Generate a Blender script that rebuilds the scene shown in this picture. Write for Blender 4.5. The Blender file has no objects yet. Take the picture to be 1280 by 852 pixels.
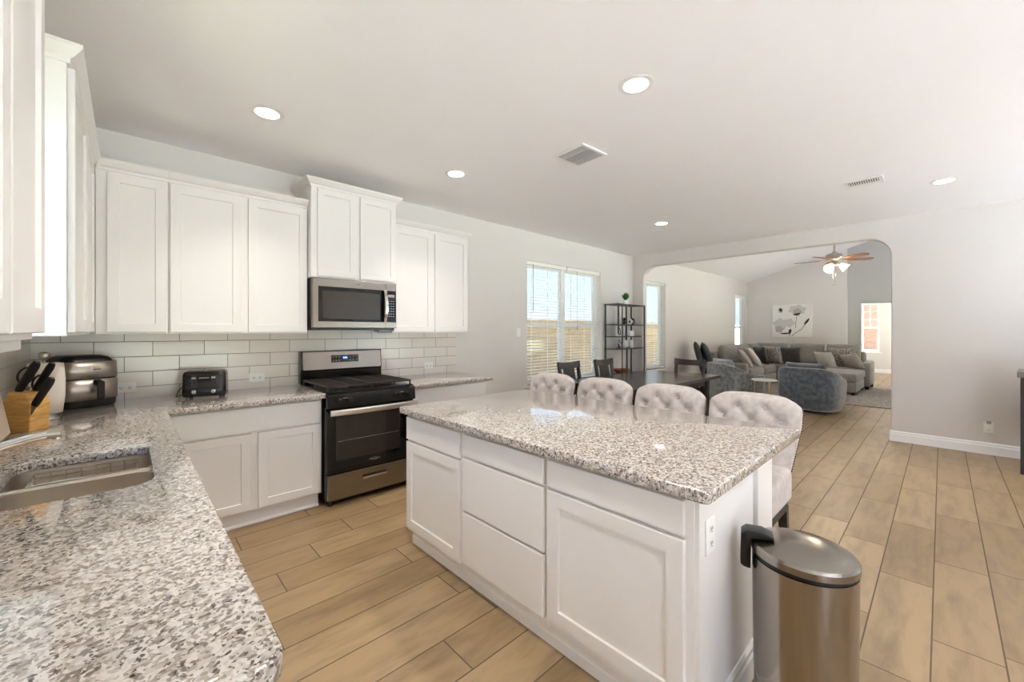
import bpy, bmesh, math, random
from mathutils import Vector, Matrix
random.seed(7)
SC = bpy.context.scene
COL = SC.collection
PI = math.pi

# ------------------------------------------------------------------ camera, sky, sun, exposure
cam_d = bpy.data.cameras.new('camera'); cam_d.sensor_width = 36.0
cam_d.lens = 508.0 / 1280.0 * 36.0
cam_d.shift_y = -12.5 / 1280.0
cam_d.clip_start = 0.02; cam_d.clip_end = 300
cam = bpy.data.objects.new('camera', cam_d); COL.objects.link(cam)
cam.location = (0, 0, 1.38)
cam.rotation_euler = (PI / 2, 0, -math.radians(43.4))
SC.camera = cam

SC.view_settings.view_transform = 'Standard'
SC.view_settings.look = 'None'
SC.view_settings.gamma = 1.0
SC.view_settings.use_curve_mapping = False
SC.view_settings.exposure = 1.1
SC.cycles.use_denoising = True
SC.cycles.max_bounces = 10
SC.cycles.diffuse_bounces = 7
SC.cycles.glossy_bounces = 5
SC.cycles.transmission_bounces = 6
SC.cycles.transparent_max_bounces = 12
SC.cycles.sample_clamp_indirect = 6.0
SC.cycles.caustics_reflective = False
SC.cycles.caustics_refractive = False

SKY_STRENGTH = 0.68
SUN_STRENGTH = 60.0
LAMP_W = 3.5          # one recessed ceiling lamp
LAMP_COL = (1.0, 0.93, 0.85)
FAN_W = 14.0
world = bpy.data.worlds.new('daylight'); SC.world = world
world.use_nodes = True
wn = world.node_tree.nodes; wl = world.node_tree.links
bg = wn['Background']
tcw = wn.new('ShaderNodeTexCoord'); sep = wn.new('ShaderNodeSeparateXYZ'); wl.new(tcw.outputs['Generated'], sep.inputs[0])
rw = wn.new('ShaderNodeValToRGB'); wl.new(sep.outputs[2], rw.inputs[0])
rw.color_ramp.elements[0].position = 0.0; rw.color_ramp.elements[0].color = (0.74, 0.87, 1.0, 1)
rw.color_ramp.elements[1].position = 0.55; rw.color_ramp.elements[1].color = (0.42, 0.62, 0.95, 1)
cl = wn.new('ShaderNodeTexNoise'); cl.inputs['Scale'].default_value = 2.2; cl.inputs['Detail'].default_value = 5
cm = wn.new('ShaderNodeMapping'); cm.inputs['Scale'].default_value = (1, 1, 3.0); wl.new(tcw.outputs['Generated'], cm.inputs[0]); wl.new(cm.outputs[0], cl.inputs['Vector'])
cr = wn.new('ShaderNodeMapRange'); cr.inputs['From Min'].default_value = 0.48; cr.inputs['From Max'].default_value = 0.7; wl.new(cl.outputs['Fac'], cr.inputs[0])
cx = wn.new('ShaderNodeMix'); cx.data_type = 'RGBA'; cx.inputs['B'].default_value = (1, 1, 1, 1)
wl.new(cr.outputs[0], cx.inputs['Factor']); wl.new(rw.outputs[0], cx.inputs['A']); wl.new(cx.outputs['Result'], bg.inputs[0])
bg.inputs[1].default_value = SKY_STRENGTH
sun_d = bpy.data.lights.new('sun', 'SUN'); sun_d.energy = SUN_STRENGTH; sun_d.angle = math.radians(2)
sun_d.color = (0.73, 0.91, 1.34)
sun = bpy.data.objects.new('sun', sun_d); COL.objects.link(sun)
sun.rotation_euler = (math.radians(44), 0, math.radians(36)); sun.location = (3, -12, 14)

# ------------------------------------------------------------------ materials
MATS = {}
def new_mat(name):
    m = bpy.data.materials.new(name); m.use_nodes = True
    return m, m.node_tree.nodes, m.node_tree.links, m.node_tree.nodes['Principled BSDF']
def lin(c):
    return tuple(((v / 255) / 12.92 if v / 255 <= 0.04045 else (((v / 255) + 0.055) / 1.055) ** 2.4) for v in c)
def mat(name, rgb, rough=0.5, metal=0.0, var=0.04, scale=30, bump=0.0, bscale=200, coat=0.0, emit=None, estr=0.0, stretch=None, spec=None, sheen=0.0, trans=0.0):
    """plain surface with a small procedural variation of its colour and an optional fine bump; rgb is sRGB 0-255"""
    if name in MATS: return MATS[name]
    m, n, l, p = new_mat(name)
    c = lin(rgb)
    tc = n.new('ShaderNodeTexCoord'); mp = n.new('ShaderNodeMapping')
    l.new(tc.outputs['Object'], mp.inputs[0])
    if stretch: mp.inputs['Scale'].default_value = stretch
    nz = n.new('ShaderNodeTexNoise'); nz.inputs['Scale'].default_value = scale; nz.inputs['Detail'].default_value = 3
    l.new(mp.outputs[0], nz.inputs['Vector'])
    mx = n.new('ShaderNodeMix'); mx.data_type = 'RGBA'
    mx.inputs['A'].default_value = tuple(max(0, v * (1 - var * 2)) for v in c) + (1,)
    mx.inputs['B'].default_value = tuple(min(1, v * (1 + var * 2)) for v in c) + (1,)
    l.new(nz.outputs['Fac'], mx.inputs['Factor']); l.new(mx.outputs['Result'], p.inputs['Base Color'])
    p.inputs['Roughness'].default_value = rough; p.inputs['Metallic'].default_value = metal
    if spec is not None: p.inputs['Specular IOR Level'].default_value = spec
    if coat: p.inputs['Coat Weight'].default_value = coat; p.inputs['Coat Roughness'].default_value = 0.05
    if sheen: p.inputs['Sheen Weight'].default_value = sheen
    if trans: p.inputs['Transmission Weight'].default_value = trans
    if emit:
        p.inputs['Emission Color'].default_value = lin(emit) + (1,); p.inputs['Emission Strength'].default_value = estr
    if bump:
        nb = n.new('ShaderNodeTexNoise'); nb.inputs['Scale'].default_value = bscale; nb.inputs['Detail'].default_value = 2
        l.new(mp.outputs[0], nb.inputs['Vector'])
        bp = n.new('ShaderNodeBump'); bp.inputs['Strength'].default_value = bump; bp.inputs['Distance'].default_value = 0.004
        l.new(nb.outputs['Fac'], bp.inputs['Height']); l.new(bp.outputs[0], p.inputs['Normal'])
    MATS[name] = m
    return m
def math_node(n, l, op, a, b=None, c=None):
    x = n.new('ShaderNodeMath'); x.operation = op
    for i, v in enumerate((a, b, c)):
        if v is None: continue
        if isinstance(v, (int, float)): x.inputs[i].default_value = v
        else: l.new(v, x.inputs[i])
    return x.outputs[0]
def tile_mat(name, ax, ay, L, H, x0, y0, half, grout_w, cols, grout, rough, grain=None, vein=0.0, bumpy=0.25, coat=0.0):
    """running-bond tiles in world coordinates; ax/ay pick the axes, half=None gives each row its own shift"""
    m, n, l, p = new_mat(name)
    g = n.new('ShaderNodeNewGeometry'); s = n.new('ShaderNodeSeparateXYZ'); l.new(g.outputs['Position'], s.inputs[0])
    X = s.outputs[ax]; Y = s.outputs[ay]
    fy = math_node(n, l, 'DIVIDE', math_node(n, l, 'SUBTRACT', Y, y0), H)
    row = math_node(n, l, 'FLOOR', fy); ry = math_node(n, l, 'SUBTRACT', fy, row)
    fx0 = math_node(n, l, 'DIVIDE', math_node(n, l, 'SUBTRACT', X, x0), L)
    if half is None:
        w = n.new('ShaderNodeTexWhiteNoise'); w.noise_dimensions = '1D'; l.new(row, w.inputs['W']); sh = w.outputs['Value']
    else:
        sh = math_node(n, l, 'MULTIPLY', math_node(n, l, 'MODULO', math_node(n, l, 'ADD', row, 100), 2), half)
    fx = math_node(n, l, 'ADD', fx0, sh); col = math_node(n, l, 'FLOOR', fx); rx = math_node(n, l, 'SUBTRACT', fx, col)
    ex = math_node(n, l, 'MULTIPLY', math_node(n, l, 'MINIMUM', rx, math_node(n, l, 'SUBTRACT', 1, rx)), L)
    ey = math_node(n, l, 'MULTIPLY', math_node(n, l, 'MINIMUM', ry, math_node(n, l, 'SUBTRACT', 1, ry)), H)
    e = math_node(n, l, 'MINIMUM', ex, ey)
    gm = math_node(n, l, 'LESS_THAN', e, grout_w / 2)
    cv = n.new('ShaderNodeCombineXYZ'); l.new(col, cv.inputs[0]); l.new(row, cv.inputs[1])
    wn_ = n.new('ShaderNodeTexWhiteNoise'); l.new(cv.outputs[0], wn_.inputs['Vector'])
    ramp = n.new('ShaderNodeValToRGB'); l.new(wn_.outputs['Value'], ramp.inputs[0])
    ramp.color_ramp.elements[0].color = lin(cols[0]) + (1,); ramp.color_ramp.elements[1].color = lin(cols[-1]) + (1,)
    for i, c in enumerate(cols[1:-1]):
        el = ramp.color_ramp.elements.new((i + 1) / (len(cols) - 1)); el.color = lin(c) + (1,)
    base = ramp.outputs[0]
    if grain:
        mp = n.new('ShaderNodeMapping'); mp.inputs['Scale'].default_value = grain[0]
        vo = n.new('ShaderNodeVectorMath'); vo.operation = 'SCALE'; vo.inputs['Scale'].default_value = 7.3
        l.new(wn_.outputs['Color'], vo.inputs[0])
        va = n.new('ShaderNodeVectorMath'); va.operation = 'ADD'; l.new(g.outputs['Position'], va.inputs[0]); l.new(vo.outputs[0], va.inputs[1])
        l.new(va.outputs[0], mp.inputs[0])
        nz = n.new('ShaderNodeTexNoise'); nz.inputs['Scale'].default_value = grain[1]; nz.inputs['Detail'].default_value = 6; nz.inputs['Distortion'].default_value = 0.3
        nz.inputs['Roughness'].default_value = 0.62
        l.new(mp.outputs[0], nz.inputs['Vector'])
        r2 = n.new('ShaderNodeValToRGB'); l.new(nz.outputs['Fac'], r2.inputs[0])
        r2.color_ramp.elements[0].position = 0.3; r2.color_ramp.elements[0].color = (grain[2],) * 3 + (1,)
        r2.color_ramp.elements[1].position = 0.56; r2.color_ramp.elements[1].color = (1, 1, 1, 1)
        mm = n.new('ShaderNodeMix'); mm.data_type = 'RGBA'; mm.blend_type = 'MULTIPLY'; mm.inputs['Factor'].default_value = 1
        l.new(base, mm.inputs['A']); l.new(r2.outputs[0], mm.inputs['B']); base = mm.outputs['Result']
    gx = n.new('ShaderNodeMix'); gx.data_type = 'RGBA'; l.new(gm, gx.inputs['Factor']); l.new(base, gx.inputs['A'])
    gx.inputs['B'].default_value = lin(grout) + (1,)
    l.new(gx.outputs['Result'], p.inputs['Base Color'])
    rr = math_node(n, l, 'ADD', math_node(n, l, 'MULTIPLY', gm, 0.4), rough); l.new(rr, p.inputs['Roughness'])
    hgt = math_node(n, l, 'MINIMUM', math_node(n, l, 'MULTIPLY', e, 220), 1)
    bp = n.new('ShaderNodeBump'); bp.inputs['Strength'].default_value = bumpy; bp.inputs['Distance'].default_value = 0.002
    l.new(hgt, bp.inputs['Height']); l.new(bp.outputs[0], p.inputs['Normal'])
    if coat: p.inputs['Coat Weight'].default_value = coat
    return m
def granite_mat():
    m, n, l, p = new_mat('speckled_granite')
    tc = n.new('ShaderNodeTexCoord')
    nz = n.new('ShaderNodeTexNoise'); nz.inputs['Scale'].default_value = 60; nz.inputs['Detail'].default_value = 3
    l.new(tc.outputs['Object'], nz.inputs['Vector'])
    sc = n.new('ShaderNodeVectorMath'); sc.operation = 'SCALE'; sc.inputs['Scale'].default_value = 0.014; l.new(nz.outputs['Color'], sc.inputs[0])
    ad = n.new('ShaderNodeVectorMath'); l.new(tc.outputs['Object'], ad.inputs[0]); l.new(sc.outputs[0], ad.inputs[1])
    def vor(scale, stops):
        v = n.new('ShaderNodeTexVoronoi'); v.inputs['Scale'].default_value = scale; l.new(ad.outputs[0], v.inputs['Vector'])
        s = n.new('ShaderNodeSeparateColor'); l.new(v.outputs['Color'], s.inputs[0])
        r = n.new('ShaderNodeValToRGB'); r.color_ramp.interpolation = 'CONSTANT'; l.new(s.outputs[0], r.inputs[0])
        els = r.color_ramp.elements
        els[0].position = 0; els[0].color = stops[0][1]; els[1].position = stops[1][0]; els[1].color = stops[1][1]
        for pos, c in stops[2:]:
            e = els.new(pos); e.color = c
        return r.outputs[0]
    C = lambda *c: lin(c) + (1,)
    a = vor(120, [(0, C(122, 112, 103)), (0.12, C(156, 146, 136)), (0.28, C(186, 178, 170)), (0.52, C(206, 199, 192)), (0.86, C(174, 165, 156))])
    b = vor(205, [(0, (0.08, 0.07, 0.065, 1)), (0.07, (0.42, 0.38, 0.35, 1)), (0.15, (1, 1, 1, 1)), (0.7, (0.88, 0.87, 0.86, 1))])
    mx = n.new('ShaderNodeMix'); mx.data_type = 'RGBA'; mx.blend_type = 'MULTIPLY'; mx.inputs['Factor'].default_value = 0.92; l.new(a, mx.inputs['A']); l.new(b, mx.inputs['B'])
    l.new(mx.outputs['Result'], p.inputs['Base Color'])
    p.inputs['Coat IOR'].default_value = 1.5
    p.inputs['Roughness'].default_value = 0.07; p.inputs['Specular IOR Level'].default_value = 0.6
    p.inputs['Coat Weight'].default_value = 0.6; p.inputs['Coat Roughness'].default_value = 0.06
    return m
def glass_mat():
    m, n, l, p = new_mat('window_glass')
    n.remove(p); out = n['Material Output']
    t = n.new('ShaderNodeBsdfTransparent'); t.inputs[0].default_value = (0.97, 0.985, 0.98, 1)
    g = n.new('ShaderNodeBsdfGlossy'); g.inputs['Roughness'].default_value = 0.02
    lw = n.new('ShaderNodeLayerWeight'); lw.inputs[0].default_value = 0.5
    f = math_node(n, l, 'MULTIPLY_ADD', math_node(n, l, 'POWER', lw.outputs['Facing'], 5), 0.5, 0.03)
    mx = n.new('ShaderNodeMixShader'); l.new(f, mx.inputs[0]); l.new(t.outputs[0], mx.inputs[1]); l.new(g.outputs[0], mx.inputs[2])
    l.new(mx.outputs[0], out.inputs[0])
    return m
def brushed_mat(name, rgb, rough=0.28, stretch=(1, 1, 90), strength=0.01):
    m, n, l, p = new_mat(name)
    tc = n.new('ShaderNodeTexCoord'); mp = n.new('ShaderNodeMapping'); mp.inputs['Scale'].default_value = stretch
    l.new(tc.outputs['Object'], mp.inputs[0])
    nz = n.new('ShaderNodeTexNoise'); nz.inputs['Scale'].default_value = 12; nz.inputs['Detail'].default_value = 2; l.new(mp.outputs[0], nz.inputs['Vector'])
    rr = n.new('ShaderNodeMapRange'); rr.inputs['To Min'].default_value = rough - 0.012; rr.inputs['To Max'].default_value = rough + 0.012
    l.new(nz.outputs['Fac'], rr.inputs[0]); l.new(rr.outputs[0], p.inputs['Roughness'])
    p.inputs['Base Color'].default_value = lin(rgb) + (1,); p.inputs['Metallic'].default_value = 1
    p.inputs['Anisotropic'].default_value = 0.5
    return m
def wood_mat(name, c1, c2, stretch, scale=6, rough=0.5):
    m, n, l, p = new_mat(name)
    tc = n.new('ShaderNodeTexCoord'); mp = n.new('ShaderNodeMapping'); mp.inputs['Scale'].default_value = stretch; l.new(tc.outputs['Object'], mp.inputs[0])
    nz = n.new('ShaderNodeTexNoise'); nz.inputs['Scale'].default_value = scale; nz.inputs['Detail'].default_value = 5; nz.inputs['Distortion'].default_value = 0.8
    l.new(mp.outputs[0], nz.inputs['Vector'])
    r = n.new('ShaderNodeValToRGB'); r.color_ramp.elements[0].position = 0.35; r.color_ramp.elements[1].position = 0.65
    r.color_ramp.elements[0].color = lin(c1) + (1,); r.color_ramp.elements[1].color = lin(c2) + (1,)
    l.new(nz.outputs['Fac'], r.inputs[0]); l.new(r.outputs[0], p.inputs['Base Color']); p.inputs['Roughness'].default_value = rough
    return m
def cloth_mat(name, c1, c2, scale=14, rough=0.9, sheen=0.3, weave=700, bump=0.25, lo=0.35, hi=0.65):
    m, n, l, p = new_mat(name)
    tc = n.new('ShaderNodeTexCoord')
    nz = n.new('ShaderNodeTexNoise'); nz.inputs['Scale'].default_value = scale; nz.inputs['Detail'].default_value = 4; l.new(tc.outputs['Object'], nz.inputs['Vector'])
    r = n.new('ShaderNodeValToRGB'); r.color_ramp.elements[0].position = lo; r.color_ramp.elements[1].position = hi
    r.color_ramp.elements[0].color = lin(c1) + (1,); r.color_ramp.elements[1].color = lin(c2) + (1,)
    l.new(nz.outputs['Fac'], r.inputs[0]); l.new(r.outputs[0], p.inputs['Base Color'])
    p.inputs['Roughness'].default_value = rough; p.inputs['Sheen Weight'].default_value = sheen; p.inputs['Specular IOR Level'].default_value = 0.2
    nb = n.new('ShaderNodeTexNoise'); nb.inputs['Scale'].default_value = weave; l.new(tc.outputs['Object'], nb.inputs['Vector'])
    bp = n.new('ShaderNodeBump'); bp.inputs['Strength'].default_value = bump; bp.inputs['Distance'].default_value = 0.002
    l.new(nb.outputs['Fac'], bp.inputs['Height']); l.new(bp.outputs[0], p.inputs['Normal'])
    return m

WALL = mat('wall_paint', (219, 214, 209), 0.75, var=0.006, scale=3, bump=0.12, bscale=160)
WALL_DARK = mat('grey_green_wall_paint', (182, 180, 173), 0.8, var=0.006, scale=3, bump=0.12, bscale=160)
CEIL = mat('ceiling_paint', (249, 247, 245), 0.85, var=0.006, scale=4, bump=0.15, bscale=120)
TRIMW = mat('white_trim_paint', (240, 238, 235), 0.4, var=0.004)
CAB = mat('white_cabinet_paint', (231, 228, 224), 0.36, var=0.004)
FLOOR = tile_mat('wood_look_floor_tile', 0, 1, 0.905, 0.214, 0.05, 0.031, None, 0.006,
                 [(143, 118, 84), (154, 129, 95), (163, 138, 103), (148, 123, 89), (158, 133, 99)], (92, 78, 60), 0.34,
                 grain=((1.0, 4.5, 1.0), 3.0, 0.66))
TILE = tile_mat('grey_white_subway_tile', 0, 2, 0.308, 0.1103, 0.752, 0.972, 0.5, 0.0042, [(226, 219, 209), (233, 227, 218)], (134, 126, 118), 0.16, bumpy=0.3)
TILE_SIDE = tile_mat('grey_white_subway_tile_side', 1, 2, 0.308, 0.1103, 0.25, 0.972, 0.5, 0.0042, [(226, 219, 209), (233, 227, 218)], (134, 126, 118), 0.16, bumpy=0.3)
GRANITE = granite_mat()
GLASS = glass_mat()
STEEL = brushed_mat('brushed_stainless', (148, 141, 132), 0.20, (1, 1, 40))
SINK_STEEL = mat('satin_sink_steel', (208, 198, 184), 0.28, 1.0, var=0.02)
FRYER_STEEL = mat('satin_fryer_steel', (176, 168, 158), 0.34, 1.0, var=0.02)
STEEL_V = brushed_mat('brushed_stainless_upright', (160, 151, 140), 0.16, (40, 40, 1))
CHROME = mat('chrome', (225, 222, 218), 0.1, 1.0, var=0.01)
NICKEL = mat('brushed_nickel', (178, 168, 155), 0.3, 1.0, var=0.02)
BLACK_GLOSS = mat('black_enamel', (16, 15, 15), 0.16, var=0.05)
BLACK_GLASS = mat('black_oven_glass', (14, 12, 12), 0.05, var=0.05)
OVEN_WIN = mat('brown_tinted_glass', (46, 38, 34), 0.08, var=0.05)
MW_WIN = mat('grey_tinted_glass', (56, 51, 45), 0.12, var=0.05)
BLACK_MATTE = mat('black_plastic', (14, 13, 13), 0.38, var=0.05)
IRON = mat('cast_iron', (46, 38, 33), 0.45, var=0.1)
DARK_METAL = mat('dark_powder_coat', (44, 42, 41), 0.45, var=0.05)
WHITE_PL = mat('white_plastic', (240, 238, 234), 0.35, var=0.004)
VENT_DARK = mat('dark_duct', (92, 90, 88), 0.6, var=0.02)
GREY_PL = mat('grey_plastic', (150, 148, 145), 0.4, var=0.02)
BLOCKWOOD = wood_mat('honey_wood', (196, 144, 72), (224, 176, 102), (2, 2, 14), 6, 0.45)
EDGEWOOD = wood_mat('brown_wood', (110, 78, 48), (146, 108, 70), (2, 14, 2), 6, 0.5)
ESPRESSO = wood_mat('espresso_wood', (36, 30, 28), (56, 47, 43), (14, 2, 2), 5, 0.22)
ESPRESSO2 = wood_mat('espresso_chair_wood', (40, 33, 30), (62, 52, 47), (3, 3, 12), 5, 0.32)
STOOLC = cloth_mat('taupe_linen', (178, 169, 163), (196, 187, 181), 30, 0.85, 0.4, 900, 0.2)
SOFAC = cloth_mat('taupe_grey_chenille', (122, 119, 114), (148, 145, 140), 40, 0.9, 0.4)
VELVET_B = cloth_mat('slate_blue_velvet', (74, 82, 92), (112, 119, 126), 16, 0.55, 0.8, 300, 0.3, 0.38, 0.66)
VELVET_G = cloth_mat('grey_crushed_velvet', (104, 106, 104), (152, 156, 158), 16, 0.5, 0.8, 300, 0.3, 0.36, 0.66)
VELVET_D = cloth_mat('dark_slate_velvet', (56, 64, 72), (84, 92, 98), 16, 0.55, 0.8, 300, 0.3)
STUD = mat('bronze_stud', (96, 86, 78), 0.35, 0.8, var=0.03)
PIPING = mat('pale_grey_piping', (176, 174, 170), 0.8, var=0.03)
PIL_LIGHT = cloth_mat('pale_grey_cloth', (190, 186, 180), (206, 203, 197), 30)
PIL_TAUPE = cloth_mat('taupe_cloth', (150, 143, 135), (172, 165, 157), 30)
PIL_DARK = cloth_mat('charcoal_velvet', (44, 43, 43), (66, 64, 63), 12, 0.6, 0.6)
PIL_PAT = cloth_mat('patterned_taupe_cloth', (104, 98, 92), (188, 182, 175), 48, 0.9, 0.2, 700, 0.2, 0.46, 0.54)
LEATHER = mat('black_leather', (34, 34, 35), 0.32, var=0.08, bump=0.2, bscale=300)
RUGC = cloth_mat('grey_woven_rug', (118, 112, 104), (160, 153, 144), 26, 0.95, 0.1, 260, 0.8, 0.4, 0.6)
GOLD = mat('brushed_gold', (206, 180, 134), 0.3, 1.0, var=0.02)
LAMP_GLOW = mat('lit_lamp_lens', (255, 250, 240), 0.5, emit=(255, 246, 232), estr=9.0)
SHADE_GLOW = mat('lit_frosted_glass', (255, 246, 225), 0.5, emit=(255, 226, 176), estr=1.0)
CLOCK_GLOW = mat('lit_blue_digits', (120, 150, 255), 0.4, emit=(110, 150, 255), estr=4.0)
DISPLAY_BLUE = mat('dark_blue_display', (18, 26, 70), 0.15, emit=(20, 34, 120), estr=0.6)
LEAF = mat('green_leaf', (58, 116, 52), 0.6, var=0.2, scale=60)
VINYL = mat('white_vinyl', (244, 243, 240), 0.35, var=0.004)
BLIND = mat('white_blind_slat', (244, 242, 238), 0.45, var=0.004)
PAPER = mat('paper_towel', (236, 228, 216), 0.9, var=0.02, bump=0.3, bscale=250)
CANVAS = mat('white_canvas', (236, 234, 230), 0.8, var=0.02, scale=8)
INK = mat('dark_grey_ink', (46, 46, 46), 0.8, var=0.1)
PETAL = mat('pale_grey_wash', (206, 203, 199), 0.85, var=0.08, scale=25)
PETAL2 = mat('mid_grey_wash', (176, 173, 170), 0.85, var=0.1, scale=25)
COPPER = mat('terracotta_copper', (150, 88, 56), 0.4, 0.3, var=0.06)
CERAMIC = mat('white_ceramic', (236, 234, 230), 0.2, var=0.01)
FANWOOD = wood_mat('walnut_fan_blade', (108, 70, 48), (138, 94, 66), (12, 2, 2), 5, 0.35)
FENCEM = wood_mat('weathered_fence_board', (176, 150, 118), (204, 180, 148), (6, 6, 1), 3, 0.8)
LAWN = mat('dry_lawn', (204, 190, 140), 0.95, var=0.12, scale=12)
BRICKM = tile_mat('tan_house_brick', 1, 2, 0.22, 0.075, 0, 0, 0.5, 0.012, [(120, 84, 68), (136, 100, 82), (106, 74, 60)], (140, 130, 118), 0.8)
SHRUBM = mat('yellow_green_shrub', (122, 124, 62), 0.8, var=0.25, scale=9)
ROOFM = mat('dark_roof', (92, 84, 78), 0.9, var=0.08, scale=20)

# ------------------------------------------------------------------ helpers
def wm(o):
    m = Matrix.Identity(4); chain = []
    while o is not None:
        chain.append(o); o = o.parent
    for q in reversed(chain):
        m = m @ Matrix.LocRotScale(q.location, q.rotation_euler, q.scale)
    return m
class B:
    """collects shapes in one bmesh; build() links them as ONE mesh object"""
    def __init__(s, M=None):
        s.bm = bmesh.new(); s.M = M or Matrix.Identity(4)
    def v(s, *p):
        return s.bm.verts.new(s.M @ Vector(p))
    def f(s, vs):
        try: return s.bm.faces.new(vs)
        except ValueError: return None
    def box(s, x0, y0, z0, x1, y1, z1):
        a = [s.v(x, y, z) for z in (z0, z1) for (x, y) in ((x0, y0), (x1, y0), (x1, y1), (x0, y1))]
        for q in ((0, 3, 2, 1), (4, 5, 6, 7), (0, 1, 5, 4), (1, 2, 6, 5), (2, 3, 7, 6), (3, 0, 4, 7)): s.f([a[i] for i in q])
        return s
    def prism(s, poly, axis, a, b):
        """poly: 2D points; axis 'x','y','z' is the extrusion axis from a to b"""
        def P(p, t): return {'x': (t, p[0], p[1]), 'y': (p[0], t, p[1]), 'z': (p[0], p[1], t)}[axis]
        A = [s.v(*P(p, a)) for p in poly]; Bv = [s.v(*P(p, b)) for p in poly]
        n = len(poly); s.f(A[::-1]); s.f(Bv)
        for i in range(n): s.f([A[i], A[(i + 1) % n], Bv[(i + 1) % n], Bv[i]])
        return s
    def rings(s, rings, closed_ring=True, cap=True):
        R = [[s.v(*p) for p in r] for r in rings]
        n = len(R[0])
        for a, b in zip(R, R[1:]):
            for i in range(n if closed_ring else n - 1):
                s.f([a[i], a[(i + 1) % n], b[(i + 1) % n], b[i]])
        if cap: s.f(R[0][::-1]); s.f(R[-1])
        return s
    def lathe(s, prof, c=(0, 0, 0), seg=24, sx=1, sy=1):
        """prof: (r, z) from bottom to top, about the z axis at c"""
        s.rings([[(c[0] + sx * max(r, 1e-4) * math.cos(2 * PI * k / seg), c[1] + sy * max(r, 1e-4) * math.sin(2 * PI * k / seg), c[2] + z) for k in range(seg)] for r, z in prof])
        return s
    def tube(s, pts, r, seg=10):
        pts = [Vector(p) for p in pts]; rs = r if isinstance(r, (list, tuple)) else [r] * len(pts)
        T = [((pts[min(i + 1, len(pts) - 1)] - pts[max(i - 1, 0)]).normalized()) for i in range(len(pts))]
        up = Vector((0, 0, 1)) if abs(T[0].z) < 0.9 else Vector((1, 0, 0))
        nrm = (up - T[0] * up.dot(T[0])).normalized(); out = []
        for p, t, q in zip(pts, T, rs):
            nrm = (nrm - t * nrm.dot(t)).normalized(); bi = t.cross(nrm)
            out.append([tuple(p + (nrm * math.cos(2 * PI * k / seg) + bi * math.sin(2 * PI * k / seg)) * q) for k in range(seg)])
        s.rings(out); return s
    def bar(s, p0, p1, w, d, up=(0, 0, 1)):
        """rectangular bar from p0 to p1"""
        p0 = Vector(p0); p1 = Vector(p1); t = (p1 - p0).normalized(); u = Vector(up)
        if abs(t.dot(u)) > 0.95: u = Vector((0, 1, 0))
        a = t.cross(u).normalized() * w / 2; b = t.cross(a).normalized() * d / 2
        s.rings([[tuple(p + a * i + b * j) for i, j in ((-1, -1), (1, -1), (1, 1), (-1, 1))] for p in (p0, p1)]); return s
    def sweep(s, path, prof, side=1, z0=0.0):
        """mitred moulding: path is xy points, prof (out, up) points"""
        P = [Vector(p) for p in path]; out = []
        for i, p in enumerate(P):
            d0 = (P[i] - P[i - 1]).normalized() if i else None; d1 = (P[i + 1] - P[i]).normalized() if i < len(P) - 1 else None
            n0 = Vector((d0.y, -d0.x)) * side if d0 else None; n1 = Vector((d1.y, -d1.x)) * side if d1 else None
            if n0 is None: n = n1
            elif n1 is None: n = n0
            else: n = (n0 + n1) / (1 + n0.dot(n1))
            out.append([(p.x + n.x * o, p.y + n.y * o, z0 + h) for o, h in prof])
        s.rings(out); return s
    def door(s, u0, u1, z0, z1, n0, t=0.02, rail=0.058, rec=0.009):
        """shaker door in u (width), n (outward), z"""
        F = n0 + t
        def R(i, n): return [s.v(u0 + i, n, z0 + i), s.v(u1 - i, n, z0 + i), s.v(u1 - i, n, z1 - i), s.v(u0 + i, n, z1 - i)]
        rs = [R(0, n0), R(0, F - 0.002), R(0.002, F), R(rail, F), R(rail + 0.003, F - rec)]
        s.f(rs[0][::-1])
        for a, b in zip(rs, rs[1:]):
            for i in range(4): s.f([a[i], a[(i + 1) % 4], b[(i + 1) % 4], b[i]])
        s.f(rs[-1]); return s
    def pillow(s, w, h, t, M=None, n=14, pinch=0.06, p=2.6):
        M = M or Matrix.Identity(4)
        def pt(i, j, sg):
            a = -1 + 2 * i / n; b = -1 + 2 * j / n
            k = 1 - pinch * (1 - abs(a) ** 2) * abs(b) ** 4; q = 1 - pinch * (1 - abs(b) ** 2) * abs(a) ** 4
            z = t / 2 * ((1 - abs(a) ** p) * (1 - abs(b) ** p)) ** 0.5
            return M @ Vector((w / 2 * a * q, sg * z, h / 2 * b * k))
        front = {}; back = {}
        for i in range(n + 1):
            for j in range(n + 1):
                front[i, j] = s.v(*pt(i, j, -1))
                back[i, j] = front[i, j] if i in (0, n) or j in (0, n) else s.v(*pt(i, j, 1))
        for i in range(n):
            for j in range(n):
                s.f([front[i, j], front[i + 1, j], front[i + 1, j + 1], front[i, j + 1]])
                s.f([back[i, j], back[i, j + 1], back[i + 1, j + 1], back[i + 1, j]])
        return s
    def build(s, name, m, parent=None, bevel=0.0, seg=2, smooth=False, local=False, subsurf=0, ang=40):
        bm = s.bm
        bmesh.ops.recalc_face_normals(bm, faces=bm.faces[:])
        if parent is not None and not local: bm.transform(wm(parent).inverted())
        me = bpy.data.meshes.new(name); bm.to_mesh(me); bm.free()
        o = bpy.data.objects.new(name, me); COL.objects.link(o)
        if parent is not None: o.parent = parent
        me.materials.append(m)
        if smooth or subsurf:
            for p in me.polygons: p.use_smooth = True
            if not subsurf: me.set_sharp_from_angle(angle=math.radians(ang))
        if bevel:
            b = o.modifiers.new('bevel', 'BEVEL'); b.width = bevel; b.segments = seg; b.limit_method = 'ANGLE'; b.angle_limit = math.radians(35)
            if seg >= 3:
                for p in me.polygons: p.use_smooth = True
                b.harden_normals = False
        if subsurf:
            b = o.modifiers.new('subsurf', 'SUBSURF'); b.levels = subsurf; b.render_levels = subsurf
        return o
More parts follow.
